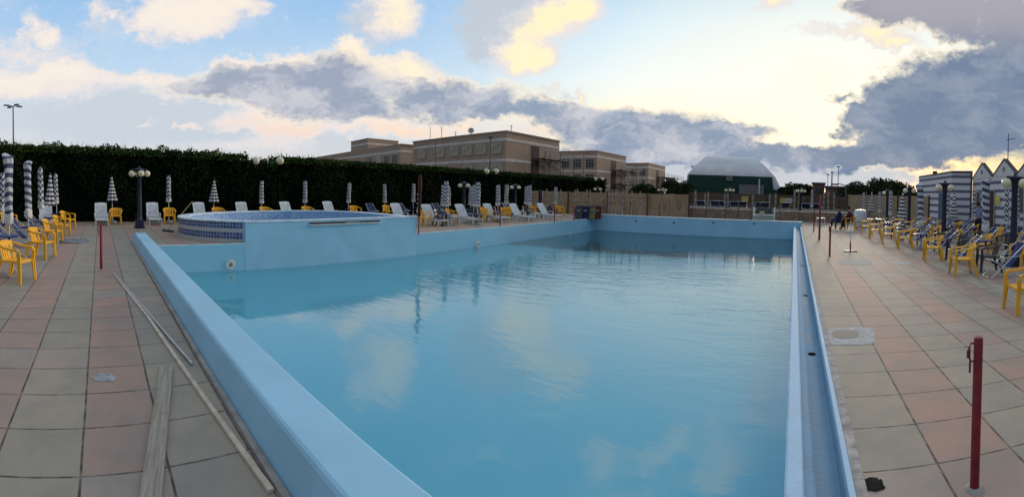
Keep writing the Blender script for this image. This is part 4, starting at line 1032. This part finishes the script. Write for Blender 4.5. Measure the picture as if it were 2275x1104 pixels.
# ============================================================ BUILDINGS
def brick_mat():
    m = bpy.data.materials.new('pinkish brick'); m.use_nodes = True; w = NT(m.node_tree); bs = w.n['Principled BSDF']
    tc = w.node('ShaderNodeTexCoord').outputs['Object']; x, y, z = w.xyz(tc)
    br = w.node('ShaderNodeTexBrick'); w.put(br.inputs['Vector'], w.comb(w.m('ADD', x, y), z)); br.inputs['Scale'].default_value = 1
    br.inputs['Brick Width'].default_value = .5; br.inputs['Row Height'].default_value = .16; br.inputs['Mortar Size'].default_value = .012
    br.inputs['Color1'].default_value = (.44,.31,.225,1); br.inputs['Color2'].default_value = (.38,.27,.20,1); br.inputs['Mortar'].default_value = (.38,.30,.25,1)
    n = w.noise(w.v('MULTIPLY', tc, (1,1,.4)), .35, 5, .6)[0]; col = w.mix(w.sm(n, .4, .7, 0, .35), br.outputs[0], (.26,.19,.155,1))
    w.put(bs.inputs['Base Color'], col); bs.inputs['Roughness'].default_value = .9; MATS['brick'] = m; return m
M_brick = brick_mat(); M_band = mat('pale concrete band', (.62,.58,.54), .85, .15, .8)
M_win = mat('curtained window', (.36,.32,.235), .35, .35, 1.4); M_wind = mat('dark window glass', (.05,.055,.06), .4, .3, 2, spec=.3); M_frame = mat('window frame', (.36,.34,.31), .6, .1)
M_recess = mat('dark recess', (.05,.028,.024), .8, .2); M_steel = mat('dark steel', (.09,.095,.11), .6, .2)
def yaw_of(a, c): return math.atan2(c.y-a.y, c.x-a.x)
def block(name, corner, pl, pr, Hh, label, wins_l=(), wins_r=(), recess=None, bands=None, group='brick school blocks'):
    """corner with two facades: towards pl on the left and pr on the right (points on the ground)"""
    c = Vector((corner.x, corner.y, 0)); r = empty(name, c, 0, label, 'building', group)
    dl = Vector((pl.x-c.x, pl.y-c.y, 0)); dr = Vector((pr.x-c.x, pr.y-c.y, 0)); Ll, Lr = dl.length, dr.length; dl.normalize(); dr.normalize()
    far = dl*Ll + dr*Lr
    P = [Vector((0,0,0)), dr*Lr, far, dl*Ll]
    b = MB(); b.hexa([tuple(p) for p in P]+[(p.x,p.y,Hh-.25) for p in P]); b.build('wall', M_brick, r)
    k = 1.012
    b = MB(); cx = far/2
    Q = [cx+(p-cx)*k for p in P]; b.hexa([(p.x,p.y,Hh-.25) for p in Q]+[(p.x,p.y,Hh) for p in Q]); b.build('parapet', M_brick, r)
    for z0, z1 in bands or ((Hh-1.62,Hh-1.16),(Hh-4.9,Hh-4.45),(Hh-8.1,Hh-7.7)):
        if z0 < .3: continue
        b = MB(); Q = [cx+(p-cx)*1.004 for p in P]; b.hexa([(p.x,p.y,z0) for p in Q]+[(p.x,p.y,z1) for p in Q]); b.build('band', M_band, r)
    def win(d, n, t, L, z0, z1, wd, mm, inset=.0):
        o = d*(L*t); rz = math.atan2(d.y, d.x)
        f = MB(); f.box(-wd/2-.08, wd/2+.08, -.05, .05, z0-.08, z1+.08); fo = f.build('window', M_frame, r); fo.location = (o.x+n.x*.07, o.y+n.y*.07, 0); fo.rotation_euler = (0,0,rz)
        np_ = 3
        sgn = -1 if (Matrix.Rotation(rz,3,'Z') @ Vector((0,-1,0))).dot(n) > 0 else 1
        g = MB()
        for i in range(np_):
            x0 = -wd/2 + wd*i/np_+.04; x1 = -wd/2+wd*(i+1)/np_-.04
            g.box(x0,x1,sgn*.052-.004,sgn*.052+.004,z0,z0+(z1-z0)*.66); g.box(x0,x1,sgn*.052-.004,sgn*.052+.004,z0+(z1-z0)*.70,z1)
        go = g.build('pane', mm, fo)
    nl = Vector((-dl.y, dl.x, 0)); nl = nl if nl.dot(-c) > 0 else -nl
    nr = Vector((-dr.y, dr.x, 0)); nr = nr if nr.dot(-c) > 0 else -nr
    for t, z0, z1, wd, mm in wins_l: win(dl, nl, t, Ll, z0, z1, wd, mm)
    for t, z0, z1, wd, mm in wins_r: win(dr, nr, t, Lr, z0, z1, wd, mm)
    if recess:
        t0, t1, z0, z1 = recess; a, e = dr*(Lr*t0)+nr*.03, dr*(Lr*t1)+nr*.03; n2 = nr*.02
        b = MB(); b.hexa([(a.x,a.y,z0),(e.x,e.y,z0),(e.x+n2.x,e.y+n2.y,z0),(a.x+n2.x,a.y+n2.y,z0),(a.x,a.y,z1),(e.x,e.y,z1),(e.x+n2.x,e.y+n2.y,z1),(a.x+n2.x,a.y+n2.y,z1)]); b.build('stair_door', M_recess, r)
    return r, c, dl, dr, Ll, Lr, nl, nr
def frac_on(px, c, d, L):     # fraction along a facade where it crosses the ray through column px
    q = ray(px, 430); den = d.x*q[1]-d.y*q[0]; t = -(c.x*q[1]-c.y*q[0])/den; return t/L
HB = 11.1
def fire_escape(c, d, n, L, t0, t1, z_top, label, dz=3.3):
    o = c + d*(L*t0) + n*.15; W = L*(t1-t0); r = empty('fire_escape', o, math.atan2(d.y, d.x), label, 'fire escape', 'steel fire escapes on the brick blocks')
    s = -1 if (Matrix.Rotation(math.atan2(d.y, d.x),3,'Z') @ Vector((0,-1,0))).dot(n) > 0 else 1
    D_ = 2.4*s; W = abs(W)
    for x in (.1, W*.5, W-.1):
        for y in (.1*s, D_): b = MB(); b.tube([(x,y,0),(x,y,z_top+1.1)], .07, 6); b.build('post', M_steel, r)
    for k in range(int(z_top//dz)):
        z = z_top-k*dz
        b = MB(); b.box(0, W, min(.05*s, D_), max(.05*s, D_), z-.14, z); b.build('landing', M_steel, r)
        for zz in (z+.35, z+.7, z+1.05):
            b = MB(); b.beam((0,D_,zz), (W,D_,zz), .09, .09); b.build('rail', M_steel, r)
        for j in range(7): b = MB(); b.beam((W*j/6,D_,z), (W*j/6,D_,z+1.05), .035, .035); b.build('baluster', M_steel, r)
        for yy in (.9*s, 1.9*s):
            b = MB(); b.beam((W*.15,yy,z), (W*.9,yy,z-dz), .08, .28); b.build('stringer', M_steel, r)
        for j in range(9): b = MB(); f = (j+.5)/9; b.box(W*(.15+.75*f)-.13, W*(.15+.75*f)+.13, min(.9*s,1.9*s), max(.9*s,1.9*s), z-dz*f-.02, z-dz*f+.02); b.build('step', M_steel, r)
def mkblock(lx, ly, cx, cy, rx, ry, label, name='brick_block', hb=HB, **k):
    c, l, r_ = at(cx, cy, hb), at(lx, ly, hb), at(rx, ry, hb); return c, l, r_
# big block
c, l, r_ = mkblock(918,314, 1125,289.5, 1243,312.5, '')
dl = (l-c); dr = (r_-c); dl.z = dr.z = 0; Ll, Lr = dl.length, dr.length; dl.normalize(); dr.normalize()
wl = []
for px in (936,977,1008,1037,1068,1102):
    t = frac_on(px, c, dl, Ll); wl.append((t, 7.55, 9.2, 2.2, M_win)); 
for px in (985,1040,1075,1105):
    t = frac_on(px, c, dl, Ll); wl.append((t, 4.3, 5.9, 2.2, M_win))
t0, t1 = frac_on(1178, c, dr, Lr), frac_on(1196, c, dr, Lr)
B1 = block('brick_block', c, l, r_, HB, 'largest brick block with satellite dish on its roof', wl, (), (t0, t1, .2, 9.3))
fire_escape(B1[1], dr, B1[7], Lr, frac_on(1182,c,dr,Lr), frac_on(1249,c,dr,Lr), 7.2, 'steel fire escape on the largest brick block')
# roof items
def onroof(px, c, d, L, inset): t = frac_on(px, c, d, L); return c + d*(L*t) + Vector((-d.y, d.x, 0)).normalized()*0
def roof_obj(px, ytop, kind, label):
    t = frac_on(px, c, dl, Ll); p = c + dl*(Ll*t) - B1[6]*1.2; p.z = 0; D = math.hypot(p.x, p.y); zt = atD(px, ytop, D=D).z
    r = empty({'dish':'satellite_dish','pole':'roof_antenna','vent':'roof_antenna'}[kind], (p.x,p.y,HB-.25), 0, label, 'antenna'); h = zt-HB+.25
    b = MB(); b.tube([(0,0,0),(0,0,h-(.3 if kind == 'dish' else 0))], .05, 6); b.build('mast', M_grey, r)
    if kind == 'dish':
        n = Vector((-p.x,-p.y,0)).normalized(); b = MB(); b.lathe([(.001,-.16),(.3,-.13),(.52,0),(.54,.02)], 20, cap=False); o = b.build('dish', M_flap, r, True); o.location = (0,0,h-.55); o.rotation_euler = (Vector((n.x,n.y,.25))).to_track_quat('Z','Y').to_euler()
    elif kind == 'vent':
        for k in range(3): b = MB(); b.beam((-.35+.1*k,0,h-.15-.3*k),(.35-.1*k,0,h-.15-.3*k), .04, .04); b.build('crossbar', M_grey, r)
roof_obj(1033,283,'dish','round satellite dish on the roof of the largest brick block'); roof_obj(943,283,'pole','thin bare antenna at the left end of the largest block'); roof_obj(968,282,'vent','antenna with crossbars left on the largest block'); roof_obj(999,292,'vent','short antenna between crossbar antenna and dish'); roof_obj(1122,277,'vent','small antenna on the corner of the largest block')
# left wing behind: long low-roof wing and tower
D2 = 108; hb2 = HB
c2, l2, r2 = at(885,316,12.2), at(640,352,12.2), at(922,322,12.2)
c2, l2, r2 = atD(890,318,D=98), atD(690,345,D=150), atD(925,320,D=101)
zt2 = atD(890,319,D=98).z
wl = []; d_ = Vector((l2.x-c2.x,l2.y-c2.y,0)); L_2 = d_.length; d_.normalize()
for px in (820,841,858,876): wl.append((frac_on(px, c2, d_, L_2), zt2-4.2, zt2-2.4, 2.3, M_wind if px != 841 else M_win))
block('brick_block', c2, l2, r2, zt2, 'long brick wing with small tower at the far left of the school', wl, (), None, ((zt2-1.9,zt2-1.4),(zt2-5.3,zt2-4.9)))
t3c, t3l, t3r = atD(817,306.5,D=112), atD(780,310,D=121), atD(885,314,D=118); zt3 = t3c.z
block('brick_block', t3c, t3l, t3r, zt3, 'small flat roofed tower rising behind the left wing', (), (), None, ((zt3-1.6,zt3-1.1),))
# block 3 and 4
c3, l3, r3 = mkblock(1196,337, 1327,334, 1391,347.5, '')
def wins(c, l, pxs, zs, mm, wd=2.0):
    d = Vector((l.x-c.x,l.y-c.y,0)); L = d.length; d.normalize(); return [(frac_on(px,c,d,L), z0, z1, wd, mm) for px in pxs for z0, z1 in zs], d, L
w3, d3, L3 = wins(c3, l3, (1255,1281,1309), ((7.2,9.1),(3.9,5.6)), M_wind)
d3r = Vector((r3.x-c3.x,r3.y-c3.y,0)); L3r = d3r.length; d3r.normalize()
B3 = block('brick_block', c3, l3, r3, HB, 'second brick block, right of the largest one', w3, (), (frac_on(1356,c3,d3r,L3r), frac_on(1367,c3,d3r,L3r), .2, 9.3))
fire_escape(B3[1], d3r, B3[7], L3r, frac_on(1360,c3,d3r,L3r), frac_on(1408,c3,d3r,L3r), 7.2, 'steel fire escape on the second brick block')
c4, l4, r4 = mkblock(1370,362.5, 1441,361.5, 1478,370, '')
w4, d4, L4 = wins(c4, l4, (1405,1426), ((7.2,9.1),(3.9,5.6)), M_wind)
d4r = Vector((r4.x-c4.x,r4.y-c4.y,0)); L4r = d4r.length; d4r.normalize()
B4 = block('brick_block', c4, l4, r4, HB, 'third and smallest looking brick block with a bush before it', w4, (), (frac_on(1457,c4,d4r,L4r), frac_on(1463,c4,d4r,L4r), .2, 9.3))
fire_escape(B4[1], d4r, B4[7], L4r, frac_on(1459,c4,d4r,L4r), frac_on(1503,c4,d4r,L4r), 7.2, 'steel fire escape on the third brick block')
# thin light poles before the buildings
def slim_pole(px, ytop, D, label, head=True, r_=.05, name='street_lamp', m=M_steel):
    p = atD(px, 440, D=D); p.z = 0; zt = atD(px, ytop, D=D).z; r = empty(name, p, face(-p.x,-p.y), label, 'street lamp', 'tall lamp masts outside the lido')
    b = MB(); b.tube([(0,0,0),(0,0,zt)], [r_*1.3, r_*.8], 8); b.build('mast', m, r)
    if head == 1:
        b = MB(); b.box(-.28,.28,-.12,.25,zt-.06,zt+.12); b.build('lamp_head', M_steel, r)
    if head == 2:
        for s in (-1,1): b = MB(); b.tube([(0,0,zt-.05),(.55*s,0,zt+.12),(.75*s,0,zt+.1)], .05, 6); b.box(min(.7*s,1.35*s),max(.7*s,1.35*s),-.16,.16,zt+.0,zt+.14); b.build('lamp_head', M_steel, r)
    if head == 3:
        for k in range(4):
            a = k*math.pi/2+.5; b = MB(); b.beam((0,0,zt),(1.0*math.cos(a),1.0*math.sin(a),zt+.08),.07,.07); b.beam((.65*math.cos(a),.65*math.sin(a),zt+.06),(1.35*math.cos(a),1.35*math.sin(a),zt+.03),.42,.15); b.build('lamp_head', M_steel, r)
slim_pole(31,236,60,'tall mast with flat lamp heads above the hedge at the left', 3, .10)
slim_pole(966,307,62,'slim dark pole before the left part of the largest block', 0); slim_pole(1088,306,56,'dark pole with small head before the largest block', 1, .09); slim_pole(1295,340,62,'slim pole before the second brick block', 0); slim_pole(1413,362,62,'slim pole before the third brick block', 0)
slim_pole(1537,370,100,'small mast seen over the left slope of the hall', 1, .07); slim_pole(1847,383,80,'white chimney like mast over the low brick house', 1, .16, m=M_white); slim_pole(1838,388,80,'left thin mast over the low brick house', 1, .06); slim_pole(1861,371,80,'tallest thin mast over the low brick house', 1, .07)
slim_pole(1879,412,40,'curved twin arm street lamp behind the brown fence', 2, .06)
# green and white hall
hc = atD(1631,430,D=88); hx0, hx1 = atD(1521,430,D=84), atD(1741,430,D=86)
Wd = (hx1-hx0).xy.length; r = empty('tennis_hall', ((hx0.x+hx1.x)/2,(hx0.y+hx1.y)/2,0), yaw_of(hx0,hx1), 'green and white fabric covered sports hall with a rounded roof', 'hall')
M_hg = mat('green hall sheet', (.008,.036,.028), .85, .2, .5); M_hw = mat('white hall membrane', (.55,.57,.59), .55, .12, .4); M_hgrey = mat('grey shutter', (.17,.17,.17), .7, .15)
S = 2*hx0.xy.length/982*0+1
z_t = atD(1631,350,D=86).z; z_g = atD(1631,391,D=86).z; hw = Wd/2
def xat(px, D=86): return (px-1631)/982*D
rings = [(0,-hw,hw,0),(z_g*.55,-hw*.985,hw*.955,.15),(z_g,xat(1529),xat(1718),.6)]
b = MB()
def ringpts(z, x0, x1, y0, dep): return [(x0,y0,z),(x1,y0,z),(x1,dep,z),(x0,dep,z)]
DEP = 30
for (za,a0_,a1_,ya_),(zb,b0_,b1_,yb_) in zip(rings, rings[1:]): b.poly([(a0_+.3,ya_,za),(a1_-1.6,ya_,za),(b1_-.3,yb_,zb),(b0_+.1,yb_,zb)])
b.box(-.01,.01,.8,.82,0,1) if False else None
b.build('green_wall', M_hg, r)
b = MB(); N = 12; roofr = []
for i in range(N+1):
    t = i/N; z = z_g*.0 + (z_t)*math.sin(t*math.pi/2)**.9 if False else None
prof = [(0,-hw,hw,.4),(z_g*.55,-hw*.985,hw*.955,.5),(z_g,xat(1528),xat(1721),.8),(z_g+(z_t-z_g)*.35,xat(1542),xat(1709),2.6),(z_g+(z_t-z_g)*.7,xat(1560),xat(1697),5.5),(z_g+(z_t-z_g)*.92,xat(1573),xat(1690),9),(z_t,xat(1583),xat(1684),15)]
prev = None
for z, x0, x1, y0 in prof:
    q_ = 1+y0/86; x0 *= q_; x1 *= q_; z = (1.6+(z-1.6)*q_) if z > 0 else z
    ring = [b.b.verts.new(q) for q in ((x0,y0,z),(x1,y0,z),(x1,30-y0,z),(x0,30-y0,z))]
    if prev:
        for k in range(4): b._f([prev[k],prev[(k+1)%4],ring[(k+1)%4],ring[k]])
    prev = ring
b._f(prev); b.build('membrane', M_hw, r, True)
b = MB(); x0, x1 = xat(1640), xat(1694); b.box(x0,x1,-.6,.1,0,atD(1665,411,D=86).z); b.build('shutter', M_hgrey, r)
b = MB(); b.box(xat(1612),xat(1626),.2,.45,z_g-1.0,z_g-.15); b.build('vent_panel', M_hgrey, r)
b = MB(); b.tube([(xat(1683),-.9,0),(xat(1683),-.9,z_g-.5)], .13, 8); b.build('flue', M_pole, r)
# low brick houses right of the hall
def simple_house(px0, px1, ytop, D, label, m=M_brick, dep=8, group=None):
    a, c_ = atD(px0, ytop, D=D), atD(px1, ytop, D=D); h = a.z; L = (c_-a).xy.length; r = empty('low_house', (a.x,a.y,0), yaw_of(a,c_), label, 'building', group)
    b = MB(); b.box(0,L,0,dep,0,h-.3); b.build('wall', m, r); b = MB(); b.box(-.2,L+.2,-.2,dep+.2,h-.3,h); b.build('roof', M_roofd, r)
    for k in range(max(1,int(L/4))): b = MB(); x = L*(k+.5)/max(1,int(L/4)); b.box(x-.6,x+.6,-.03,.02,h-2.1,h-1.0); b.build('window', M_wind, r)
M_roofd = mat('dark flat roof', (.09,.07,.065), .9, .2)
M_pinkh = mat('dull red render', (.15,.09,.075), .9, .2, 1)
simple_house(1806,1832,405,78,'small dark brick house between trees and masts', M_pinkh); simple_house(1834,1898,413,72,'long low dark roofed house behind the twin street lamp', M_pinkh)
simple_house(1479,1497,394,120,'grey distant block right of the brick school', mat('grey render', (.14,.15,.15), .9))
simple_house(1700,1860,424,120,'far low pale building beyond the green hall', mat('far pale wall', (.22,.21,.20), .9))

# striped gabled building on the right
M_bst = stripe_mat('blue and white painted bands', (.60,.60,.62,1), (.10,.105,.18,1), .42, .38, .0, 0, .15)
k1 = atD(2042,393,D=31.5); k2 = atD(2115,381,D=25.2); k3 = atD(2160,381,D=24.8); hk = k2.z
P = [Vector((q.x,q.y,0)) for q in (k1,k2,k3)]
kb = empty('striped_annex', P[1], 0, 'flat roofed annex painted with blue and white bands', 'building')
V = [p-P[1] for p in P]; back = V[2]+Vector((3,9,0))
b = MB(); fp = [V[0],V[1],V[2],back,V[0]+Vector((2,6,0))]
def prismz(b, pts, z0, z1):
    A = [b.b.verts.new((p.x,p.y,z0)) for p in pts]; B = [b.b.verts.new((p.x,p.y,z1)) for p in pts]
    for i in range(len(pts)): j = (i+1)%len(pts); b._f([A[i],A[j],B[j],B[i]])
    b._f(A[::-1]); b._f(B)
prismz(b, fp, 0, hk-.08); b.build('wall', M_bst, kb)
cc = sum(fp, Vector())/len(fp); b = MB(); prismz(b, [cc+(p-cc)*1.012 for p in fp], hk-.08, hk+.03); b.build('roof_edge', M_dark, kb)
b = MB(); b.box(V[0].x+1.1,V[0].x+1.35,V[0].y-.0,V[0].y+.3,hk,hk+.45); b.build('chimney', M_recess, kb)
def on_line(A, B, px):
    q = ray(px, 430); d = B-A; den = d.x*q[1]-d.y*q[0]; t = -(A.x*q[1]-A.y*q[0])/den; return t
g0 = Vector((P[2].x+.05, P[2].y, 0)); g1_ = atD(2260,381,D=19.8); g1_.z = 0; gd = (g1_-g0).normalized(); gn = Vector((gd.y,-gd.x,0)); gn = gn if gn.dot(-g0) > 0 else -gn
kg = empty('gabled_building', g0, math.atan2(gd.y,gd.x), 'white and blue banded building with a row of small gables', 'building')
s_ = -1 if (Matrix.Rotation(math.atan2(gd.y,gd.x),3,'Z') @ Vector((0,-1,0))).dot(gn) > 0 else 1
GW = (g1_-g0).length/2; eave = 3.0; pk = 3.72; NG = 4
M_gable = mat('plain gable render', (.58,.58,.58), .8, .10, 2)
b = MB(); b.box(0, GW*NG, min(0,-s_*7), max(0,-s_*7), 0, eave-.12) ; b.build('wall', M_bst, kg)
for i in range(NG):
    x0, x1 = GW*i, GW*(i+1); xm = (x0+x1)/2
    b = MB(); y0, y1 = s_*.02, -s_*.16
    A = [(x0,y0,eave-.12),(x1,y0,eave-.12),(xm,y0,pk-.1)]; B = [(x0,y1,eave-.12),(x1,y1,eave-.12),(xm,y1,pk-.1)]
    va = [b.b.verts.new(p) for p in A]; vb = [b.b.verts.new(p) for p in B]; b._f(va); b._f(vb[::-1])
    for k in range(3): b._f([va[k], vb[k], vb[(k+1)%3], va[(k+1)%3]])
    gb = b.build('gable', M_gable, kg)
    b = MB()
    for xa, xb in ((x0,xm),(x1,xm)): b.hexa([(xa,y0+s_*.03,eave-.11),(xb,y0+s_*.03,pk-.05),(xb,y1,pk-.05),(xa,y1,eave-.11),(xa,y0+s_*.03,eave-.06),(xb,y0+s_*.03,pk),(xb,y1,pk),(xa,y1,eave-.06)])
    b.build('gable_roof', M_roofd, gb)
    b = MB(); b.tube([(xm,y0+s_*.0,eave+.22),(xm,y0+s_*.05,eave+.22)], .10, 10); b.build('gable_vent', M_grey, gb)
Lg = (g1_-g0).length
def gx(px): return on_line(g0, g1_, px)*Lg
for px0, px1, z0, z1, m_ in ((2172,2178,0,2.15,M_dark),(2201,2211,0,2.2,M_recess),(2266,2276,1.2,2.35,M_dark),(2280,2292,0,2.1,M_dark)):
    b = MB(); x0, x1 = gx(px0), gx(px1); y0, y1 = sorted((s_*.02, s_*.045)); b.box(x0,x1,y0,y1,z0,z1); dd = b.build('door' if z0 == 0 else 'window', m_, kg)
    b = MB(); y0, y1 = sorted((s_*.02, s_*.06)); b.box(x0-.07,x0,y0,y1,z0,z1+.07); b.box(x1,x1+.07,y0,y1,z0,z1+.07); b.box(x0,x1,y0,y1,z1,z1+.07); b.build('frame', M_frame, dd)
b = MB(); b.box(gx(2213),gx(2223),min(s_*.02,s_*.04),max(s_*.02,s_*.04),1.5,1.95); b.build('notice', M_sy, kg)
b = MB(); b.tube([(0,s_*.08,0),(0,s_*.08,hk)], .06, 8); b.build('downpipe', M_dark, kg)
p = atD(2238,400,D=26); r = empty('roof_mast', (p.x,p.y,3.0), 0, 'thin mast with a side arm above the gabled roofs', 'antenna'); zt = atD(2240,296,D=26).z
b = MB(); b.tube([(0,0,0),(0,0,zt-3.0)], [.035,.02], 6); b.build('mast', M_dark, r); b = MB(); b.tube([(-.15,0,zt-3.4),(.35,-.2,zt-3.3)], .02, 6); b.build('side_arm', M_dark, r)
# grey blue cabin door right of the reed fence
a, c_ = atD(2085,430,D=24), atD(2096,430,D=24); b = MB(); L = (c_-a).xy.length; b.box(0,L,0,.35,0,atD(2090,429,D=24).z); o = b.build('metal_locker', mat('grey blue metal', (.11,.17,.21), .5, .15), None, bevel=.02); o.location = (a.x,a.y,0); o.rotation_euler = (0,0,yaw_of(a,c_)); tag(o, 'tall grey blue metal locker before the striped annex', 'locker')
p = atD(1911,490,D=25); b = MB(); b.lathe([(.32,0),(.36,.1),(.36,.85),(.30,.98),(.001,1.02)], 24); b.mi = 1; b.lathe([(.365,.3),(.37,.32),(.365,.34)], 24, cap=False)
o = b.build('water_tank', [M_white, M_grey], None, True); o.location = (p.x,p.y,0); tag(o, 'rounded white tank beside the seated people', 'tank')

# ============================================================ PEOPLE
def person(label, p, rz, joints, parts, sc=.90):
    """joints: name -> (pos, radius, parent); one skinned body, clothing as slightly larger skinned shells"""
    names = list(joints)
    def skin(name, sel, grow, m, parent):
        me = bpy.data.meshes.new(name); idx = {n: i for i, n in enumerate(sel)}
        vs = [joints[n][0] for n in sel]; es = [(idx[n], idx[joints[n][2]]) for n in sel if joints[n][2] in idx]
        me.from_pydata(vs, es, []); o = bpy.data.objects.new(name, me); COL.objects.link(o); o.parent = parent
        md = o.modifiers.new('skin', 'SKIN'); md.use_smooth_shade = True
        for i, n in enumerate(sel): q = (joints[n][1]+grow); me.skin_vertices[0].data[i].radius = (q, q)
        me.skin_vertices[0].data[0].use_root = True
        sb = o.modifiers.new('sub', 'SUBSURF'); sb.levels = 1; sb.render_levels = 2
        me.materials.append(m); return o
    r = empty('person', p, rz, label, 'person'); r.scale = (sc,)*3
    skin('body', names, 0, M_skin, r)
    for nm, sel, grow, m in parts: skin(nm, [n for n in names if n in sel], grow, m, r)
    hd = joints['head'][0]; b = MB(); b.sphere((hd[0], hd[1]-.012, hd[2]+.03), .112, 14, 1.0); h = b.build('hair', mat('dark hair', (.02,.015,.012), .7), r, True)
    b = MB(); b.sphere((hd[0], hd[1]+.105, hd[2]-.02), .018, 8); b.build('nose', M_skin, r, True)
    return r
def fingers(J, side, wrist, d):
    for k, (o, l) in enumerate(((-.03,.065),(-.01,.08),(.01,.085),(.03,.07))):
        a = Vector(wrist)+Vector(d)*.09; q = a+Vector((0,o,0)); J['f%s%d' % (side,k)] = (tuple(q), .011, 'hand'+side); J['g%s%d' % (side,k)] = (tuple(q+Vector(d)*l+Vector((0,0,-.005))), .008, 'f%s%d' % (side,k))
    J['t'+side] = (tuple(Vector(wrist)+Vector(d)*.05+Vector((0,.045,0))), .010, 'hand'+side)
def standing():
    J = {'pelvis':((0,0,.95),.15,None),'waist':((0,0,1.10),.13,'pelvis'),'chest':((0,0,1.32),.155,'waist'),'neckb':((0,0,1.47),.07,'chest'),'neck':((0,.01,1.54),.055,'neckb'),'jaw':((0,.03,1.60),.07,'neck'),'head':((0,.02,1.68),.098,'jaw'),'crown':((0,.01,1.75),.07,'head')}
    for s, n in ((-1,'L'),(1,'R')):
        J['sh'+n] = ((.18*s,0,1.42),.065,'chest'); J['el'+n] = ((.26*s,-.03,1.15),.045,'sh'+n); J['wr'+n] = ((.25*s,.10,.93),.03,'el'+n); J['hand'+n] = ((.25*s,.14,.87),.033,'wr'+n); fingers(J, n, (.25*s,.14,.87), (0,.25,-.95))
        J['hip'+n] = ((.10*s,0,.90),.105,'pelvis'); J['kn'+n] = ((.12*s,.02,.50),.062,'hip'+n); J['an'+n] = ((.13*s,-.03,.09),.042,'kn'+n); J['toe'+n] = ((.14*s,.13,.035),.035,'an'+n)
    return J
def seated(lean=.0, cross=0):
    J = {'pelvis':((0,-.05,.50),.15,None),'waist':((0,-.06+lean*.3,.66),.135,'pelvis'),'chest':((0,-.05+lean,.88),.155,'waist'),'neckb':((0,-.03+lean*1.3,1.03),.07,'chest'),'neck':((0,0+lean*1.4,1.09),.055,'neckb'),'jaw':((0,.03+lean*1.5,1.15),.07,'neck'),'head':((0,.02+lean*1.6,1.23),.098,'jaw'),'crown':((0,.01+lean*1.6,1.30),.07,'head')}
    for s, n in ((-1,'L'),(1,'R')):
        J['sh'+n] = ((.18*s,-.04+lean,.98),.065,'chest'); J['el'+n] = ((.25*s,.05+lean,.74),.045,'sh'+n); J['wr'+n] = ((.17*s,.27,.66),.03,'el'+n); J['hand'+n] = ((.14*s,.33,.64),.033,'wr'+n); fingers(J, n, (.14*s,.33,.64), (0,.9,-.2))
        J['hip'+n] = ((.10*s,-.0,.50),.105,'pelvis'); J['kn'+n] = ((.14*s,.42,.49),.068,'hip'+n); J['an'+n] = ((.14*s,.45,.09),.042,'kn'+n); J['toe'+n] = ((.15*s,.60,.035),.035,'an'+n)
    return J
TOP = ['waist','chest','neckb','shL','elL','shR','elR','pelvis']; TOPL = TOP+['wrL','wrR']
LEG = ['pelvis','hipL','knL','anL','hipR','knR','anR']; 
M_shirt = mat('pale blue shirt', (.22,.27,.42), .8, .1); M_trs = mat('dark trousers', (.02,.022,.03), .8, .1); M_navy = mat('navy jacket', (.015,.03,.11), .8, .15); M_brownc = mat('maroon jacket', (.08,.02,.02), .8, .15); M_shoe = mat('dark shoe', (.02,.02,.02), .5)
p = atD(2173,480,D=19.5); p.z = 0
person('person standing in a pale blue shirt before the striped building', p, face(p.x,p.y)+.4, standing(), (('shirt',TOP,.014,M_shirt),('trousers',LEG,.012,M_trs),('shoe',['anL','toeL'],.012,M_shoe),('shoe',['anR','toeR'],.012,M_shoe)))
p = atD(1864,490,D=23.8); p.z = 0
person('person in navy clothes sitting at the far right deck', p, R(80), seated(.03), (('jacket',TOPL,.016,M_navy),('trousers',LEG,.013,M_navy),('shoe',['anL','toeL'],.012,M_shoe),('shoe',['anR','toeR'],.012,M_shoe)))
place(chairB, (p.x+.06,p.y,0), R(80), 'dark armchair under the person in navy clothes', 'armchair', 'chairs of the seated people', .88)
p = atD(1888,490,D=23.2); p.z = 0
person('person in a maroon jacket sitting on a yellow armchair', p, R(70), seated(.05), (('jacket',TOPL,.016,M_brownc),('trousers',LEG,.013,M_trs),('shoe',['anL','toeL'],.012,M_shoe),('shoe',['anR','toeR'],.012,M_shoe)))
place(chairY, (p.x+.06,p.y,0), R(70), 'yellow armchair under the person in the maroon jacket', 'armchair', 'chairs of the seated people', .88)
for pr in (chairY, chairB, lounger, deck, U_cone, U_cov, U_bag, lampP, postP, farP, tabP):
    assert pr.name in PROTO_USED, pr.name
